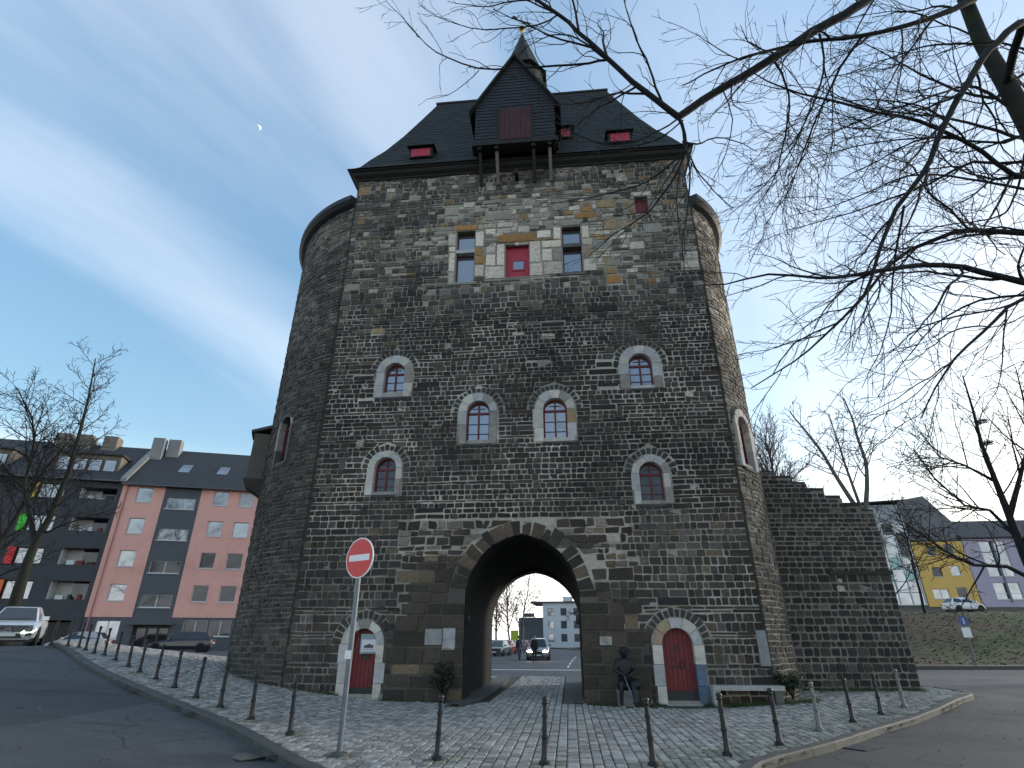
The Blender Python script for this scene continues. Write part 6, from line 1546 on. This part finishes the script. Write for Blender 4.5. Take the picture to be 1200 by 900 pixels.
# mid-distance tree at the right with arching limbs, trunk out of the frame
rtp = base_at(1235,26.0); rtp.z = .0
rt_ = empty('lime_tree', rtp); tag(rt_, 'bare tree with low arching limbs before the lilac house', 'tree'); rnd = random.Random(51); out = [MB() for _ in range(5)]
q = lambda u, v, Y=26.0: at_y(u, v, Y)-rtp
mains = [([Vector((0,0,-.3)), q(1222,700), q(1200,650), q(1180,598), q(1165,560), q(1150,520), q(1140,480), q(1128,440)],.30,.03),
 ([q(1212,680),q(1180,664,25.6),q(1140,662,25.2),q(1105,645,25),q(1080,625,25),q(1055,610,25)],.11,.02),
 ([q(1192,630),q(1160,598,26.4),q(1130,592,27),q(1095,560,27.5),q(1070,525,28)],.10,.02),
 ([q(1183,605),q(1195,560,25.5),q(1205,520,25),q(1200,470,25),q(1190,430,25)],.14,.02),
 ([q(1196,640),q(1230,600,25),q(1262,540,24.5),q(1270,480,24)],.14,.02),
 ([q(1168,565),q(1130,545,26.5),q(1100,535,27),q(1075,500,27)],.08,.015)]
for st_, r0, r1 in mains:
    rad = [r0+(r1-r0)*(i/(len(st_)-1))**.7 for i in range(len(st_))]; out[0].tube(st_, rad, 9)
    c = dict(TC); c.update(lim=[(1.0,3.6),(.6,1.9),(.3,.9)], dens=[3.0,3.4,3.6], rmin=.011); shoots(out, st_, rad, 0, rnd, c, 9, .25)
auto_smooth(out[0].build('trunk', M_BARK, rt_), 60); 
cr = MB()
for mb in out[1:]: b = len(cr.v); cr.v += mb.v; cr.f += [tuple(b+i for i in f) for f in mb.f]; cr.c += mb.c
cr.build('crown', M_TWIG, rt_)
# two crows' nests in that tree
for (u, v, lab) in ((1150,494,'dark bird nest of twigs high in the lime tree, upper one'),(1157,519,'dark bird nest of twigs in the lime tree, lower one')):
    mb = MB(); c = at_y(u, v, 26.0)
    for i in range(70):
        a = rnd.uniform(0,6.28); t = rnd.uniform(-.5,.5); r_ = rnd.uniform(.05,.2); p = Vector((math.cos(a)*r_, math.sin(a)*r_, rnd.uniform(-.1,.1))); d = Vector((-math.sin(a+t), math.cos(a+t), rnd.uniform(-.3,.3)))*.2; mb.tube([p-d,p+d],[.008,.006],3)
    tag(mb.build('bird_nest', M_TWIG, None, loc=c), lab, 'nest')
# trees beyond the archway
for i,(u,Y,H,lab,s) in enumerate([(598,92,15,'bare brownish tree left of the white building beyond the archway',61),(611,104,14,'second bare tree closer to the white building beyond the archway',62),(582,84,13,'bare tree beside the pale shop building beyond the archway',63)]):
    tree('street_tree',lab,base_at(u,Y),H,.16,s,dict(TC,rmin=.02,dens=[2.6,3.0,3.4],start=[.15,.2,.12]),M_TWIGB,M_TWIGB)
tree('street_tree','bare tree whose twigs hang over the road beyond the archway',base_at(640,36)+Vector((4.6,0,0)),12,.2,71,dict(TC,up=[.0,-.01,-.02,-.02],ang=(35,70),lim=[(1.5,5),(.6,2.4),(.3,1.0)]),M_BARK,M_TWIG,lean=(-.12,0))
# hedge behind the parked row
hd = MB(); rnd = random.Random(6)
for i in range(2600):
    p = Vector((rnd.uniform(-9.0,-3.2), rnd.uniform(88,90.5), .1+1.7*rnd.random()**.7)); a = Vector([rnd.gauss(0,1) for _ in range(3)]).normalized()*.1; b = a.orthogonal().normalized()*.07; hd.add([p-a,p-b,p+a,p+b],[(0,1,2,3)])
hd_o = empty('hedge', (0,0,.1)); tag(hd_o, 'clipped dark green hedge behind the parked cars beyond the archway', 'hedge'); hd.build('foliage', M_LEAF, hd_o)
MB().box(-9,-3.2,88.4,90.2,0,1.4).build('stems', mat('hedge inside',(0.02,0.028,0.012),rough=1), hd_o)

# ---- plants at the foot of the tower
def shrub(loc, w, h, n, label, m, leaf=.06, seed=1):
    r0 = empty('shrub', loc); tag(r0, label, 'shrub'); rnd = random.Random(seed); st = MB(); lv_ = MB()
    for i in range(14):
        a = rnd.uniform(0,6.28); tip = Vector((math.cos(a)*w*rnd.uniform(.3,1), math.sin(a)*w*.5*rnd.uniform(.2,1)-.05, h*rnd.uniform(.5,1)))
        pts = [Vector((0,0,-.05)), tip*.5+Vector((0,0,h*.12)), tip]; st.tube(pts,[.012,.008,.004],4)
        for k in range(n//14):
            t = rnd.uniform(.25,1); p = pts[1].lerp(pts[2],t)+Vector([rnd.gauss(0,w*.13) for _ in range(3)]); x = Vector([rnd.gauss(0,1) for _ in range(3)]).normalized()*leaf*rnd.uniform(.6,1.3); y = x.orthogonal().normalized()*leaf*.5
            lv_.add([p-x,p-y,p+x,p+y],[(0,1,2,3)])
    st.build('stems', M_TWIG, r0); lv_.build('foliage', m, r0)
q = tw(-2.25,-.28); shrub((q.x,q.y,.0),.42,1.05,380,'dark leafy shrub at the left foot of the archway',mat('dark leaves',(0.018,0.022,0.014),rough=.7,var=.5,vscale=6),.07,5)
q = tw(7.75,-.05); shrub((q.x,q.y,.2),.5,.6,620,'green shrub in the corner between tower and stepped wall',mat('deep green leaves',(0.020,0.034,0.012),rough=.6,var=.5,vscale=6),.07,7)
gr = MB(); rnd = random.Random(12)
def tuft(x, y, n, sp, hh):
    for i in range(n):
        p = Vector((x+rnd.gauss(0,sp), y+rnd.gauss(0,sp), 0)); p.z = g(p.x,p.y)-.02; a = rnd.uniform(0,6.28); h = hh*rnd.uniform(.5,1.3); w = .006
        gr.add([p+Vector((math.cos(a)*w,math.sin(a)*w,0)),p-Vector((math.cos(a)*w,math.sin(a)*w,0)),p+Vector((rnd.gauss(0,h*.4),rnd.gauss(0,h*.4),h))],[(0,1,2)])
for i in range(420):                              # weeds along the foot of the walls
    s = rnd.uniform(-7.2, 7.2)
    if -1.9 < s < 1.95 or -5.5 < s < -4.4 or 4.1 < s < 5.3: continue
    q = tw(s, -.06-abs(rnd.gauss(0,.10))); tuft(q.x,q.y,rnd.randint(4,16),.05,.10)
for i in range(260): x = rnd.uniform(8.4,13.3); tuft(x, 20.5-abs(rnd.gauss(0,.25)), 12, .06, .12)
for b in MOSSY: tuft(b.x,b.y,60,.13,.035)
for i in range(260): s = rnd.uniform(5.4,8.3); q = tw(s,-.15-abs(rnd.gauss(0,.18))); tuft(q.x,q.y,10,.06,.11)
for p in KERB:
    if p.x > 3: 
        for k in range(3): tuft(p.x-.25+rnd.gauss(0,.3),p.y+.3+rnd.gauss(0,.3),10,.08,.03)
tag(gr.build('grass', M_GRASS), 'short weeds and grass along the foot of the walls', 'grass', kind='stuff')
# litter leaves and scraps on the road and pavement
lt_ = MB()
for i in range(420):
    x, y = rnd.uniform(-12,14), rnd.uniform(6,20); s, o = tl(x,y)
    if in_tower(s,o,-.2): continue
    ins = inside(x,y,pave_poly); z = g(x,y)+(.012 if ins else -.108); p = Vector((x,y,z)); a = rnd.uniform(0,6.28); k = rnd.uniform(.012,.032)
    u_ = Vector((math.cos(a),math.sin(a),rnd.uniform(-.2,.2)))*k; v_ = Vector((-math.sin(a),math.cos(a),.1))*k*.6
    c = rnd.choice([(0.10,0.06,0.03),(0.07,0.05,0.03),(0.14,0.10,0.05),(0.3,0.3,0.28)] if i % 9 == 0 else [(0.07,0.05,0.03),(0.09,0.06,0.03)])
    lt_.add([p-u_,p-v_,p+u_,p+v_+Vector((0,0,.012))],[(0,1,2,3)],c)
tag(lt_.build('leaf_litter', MATS['dry leaves']), 'scattered dry leaves on the road and setts', 'leaves', kind='stuff')
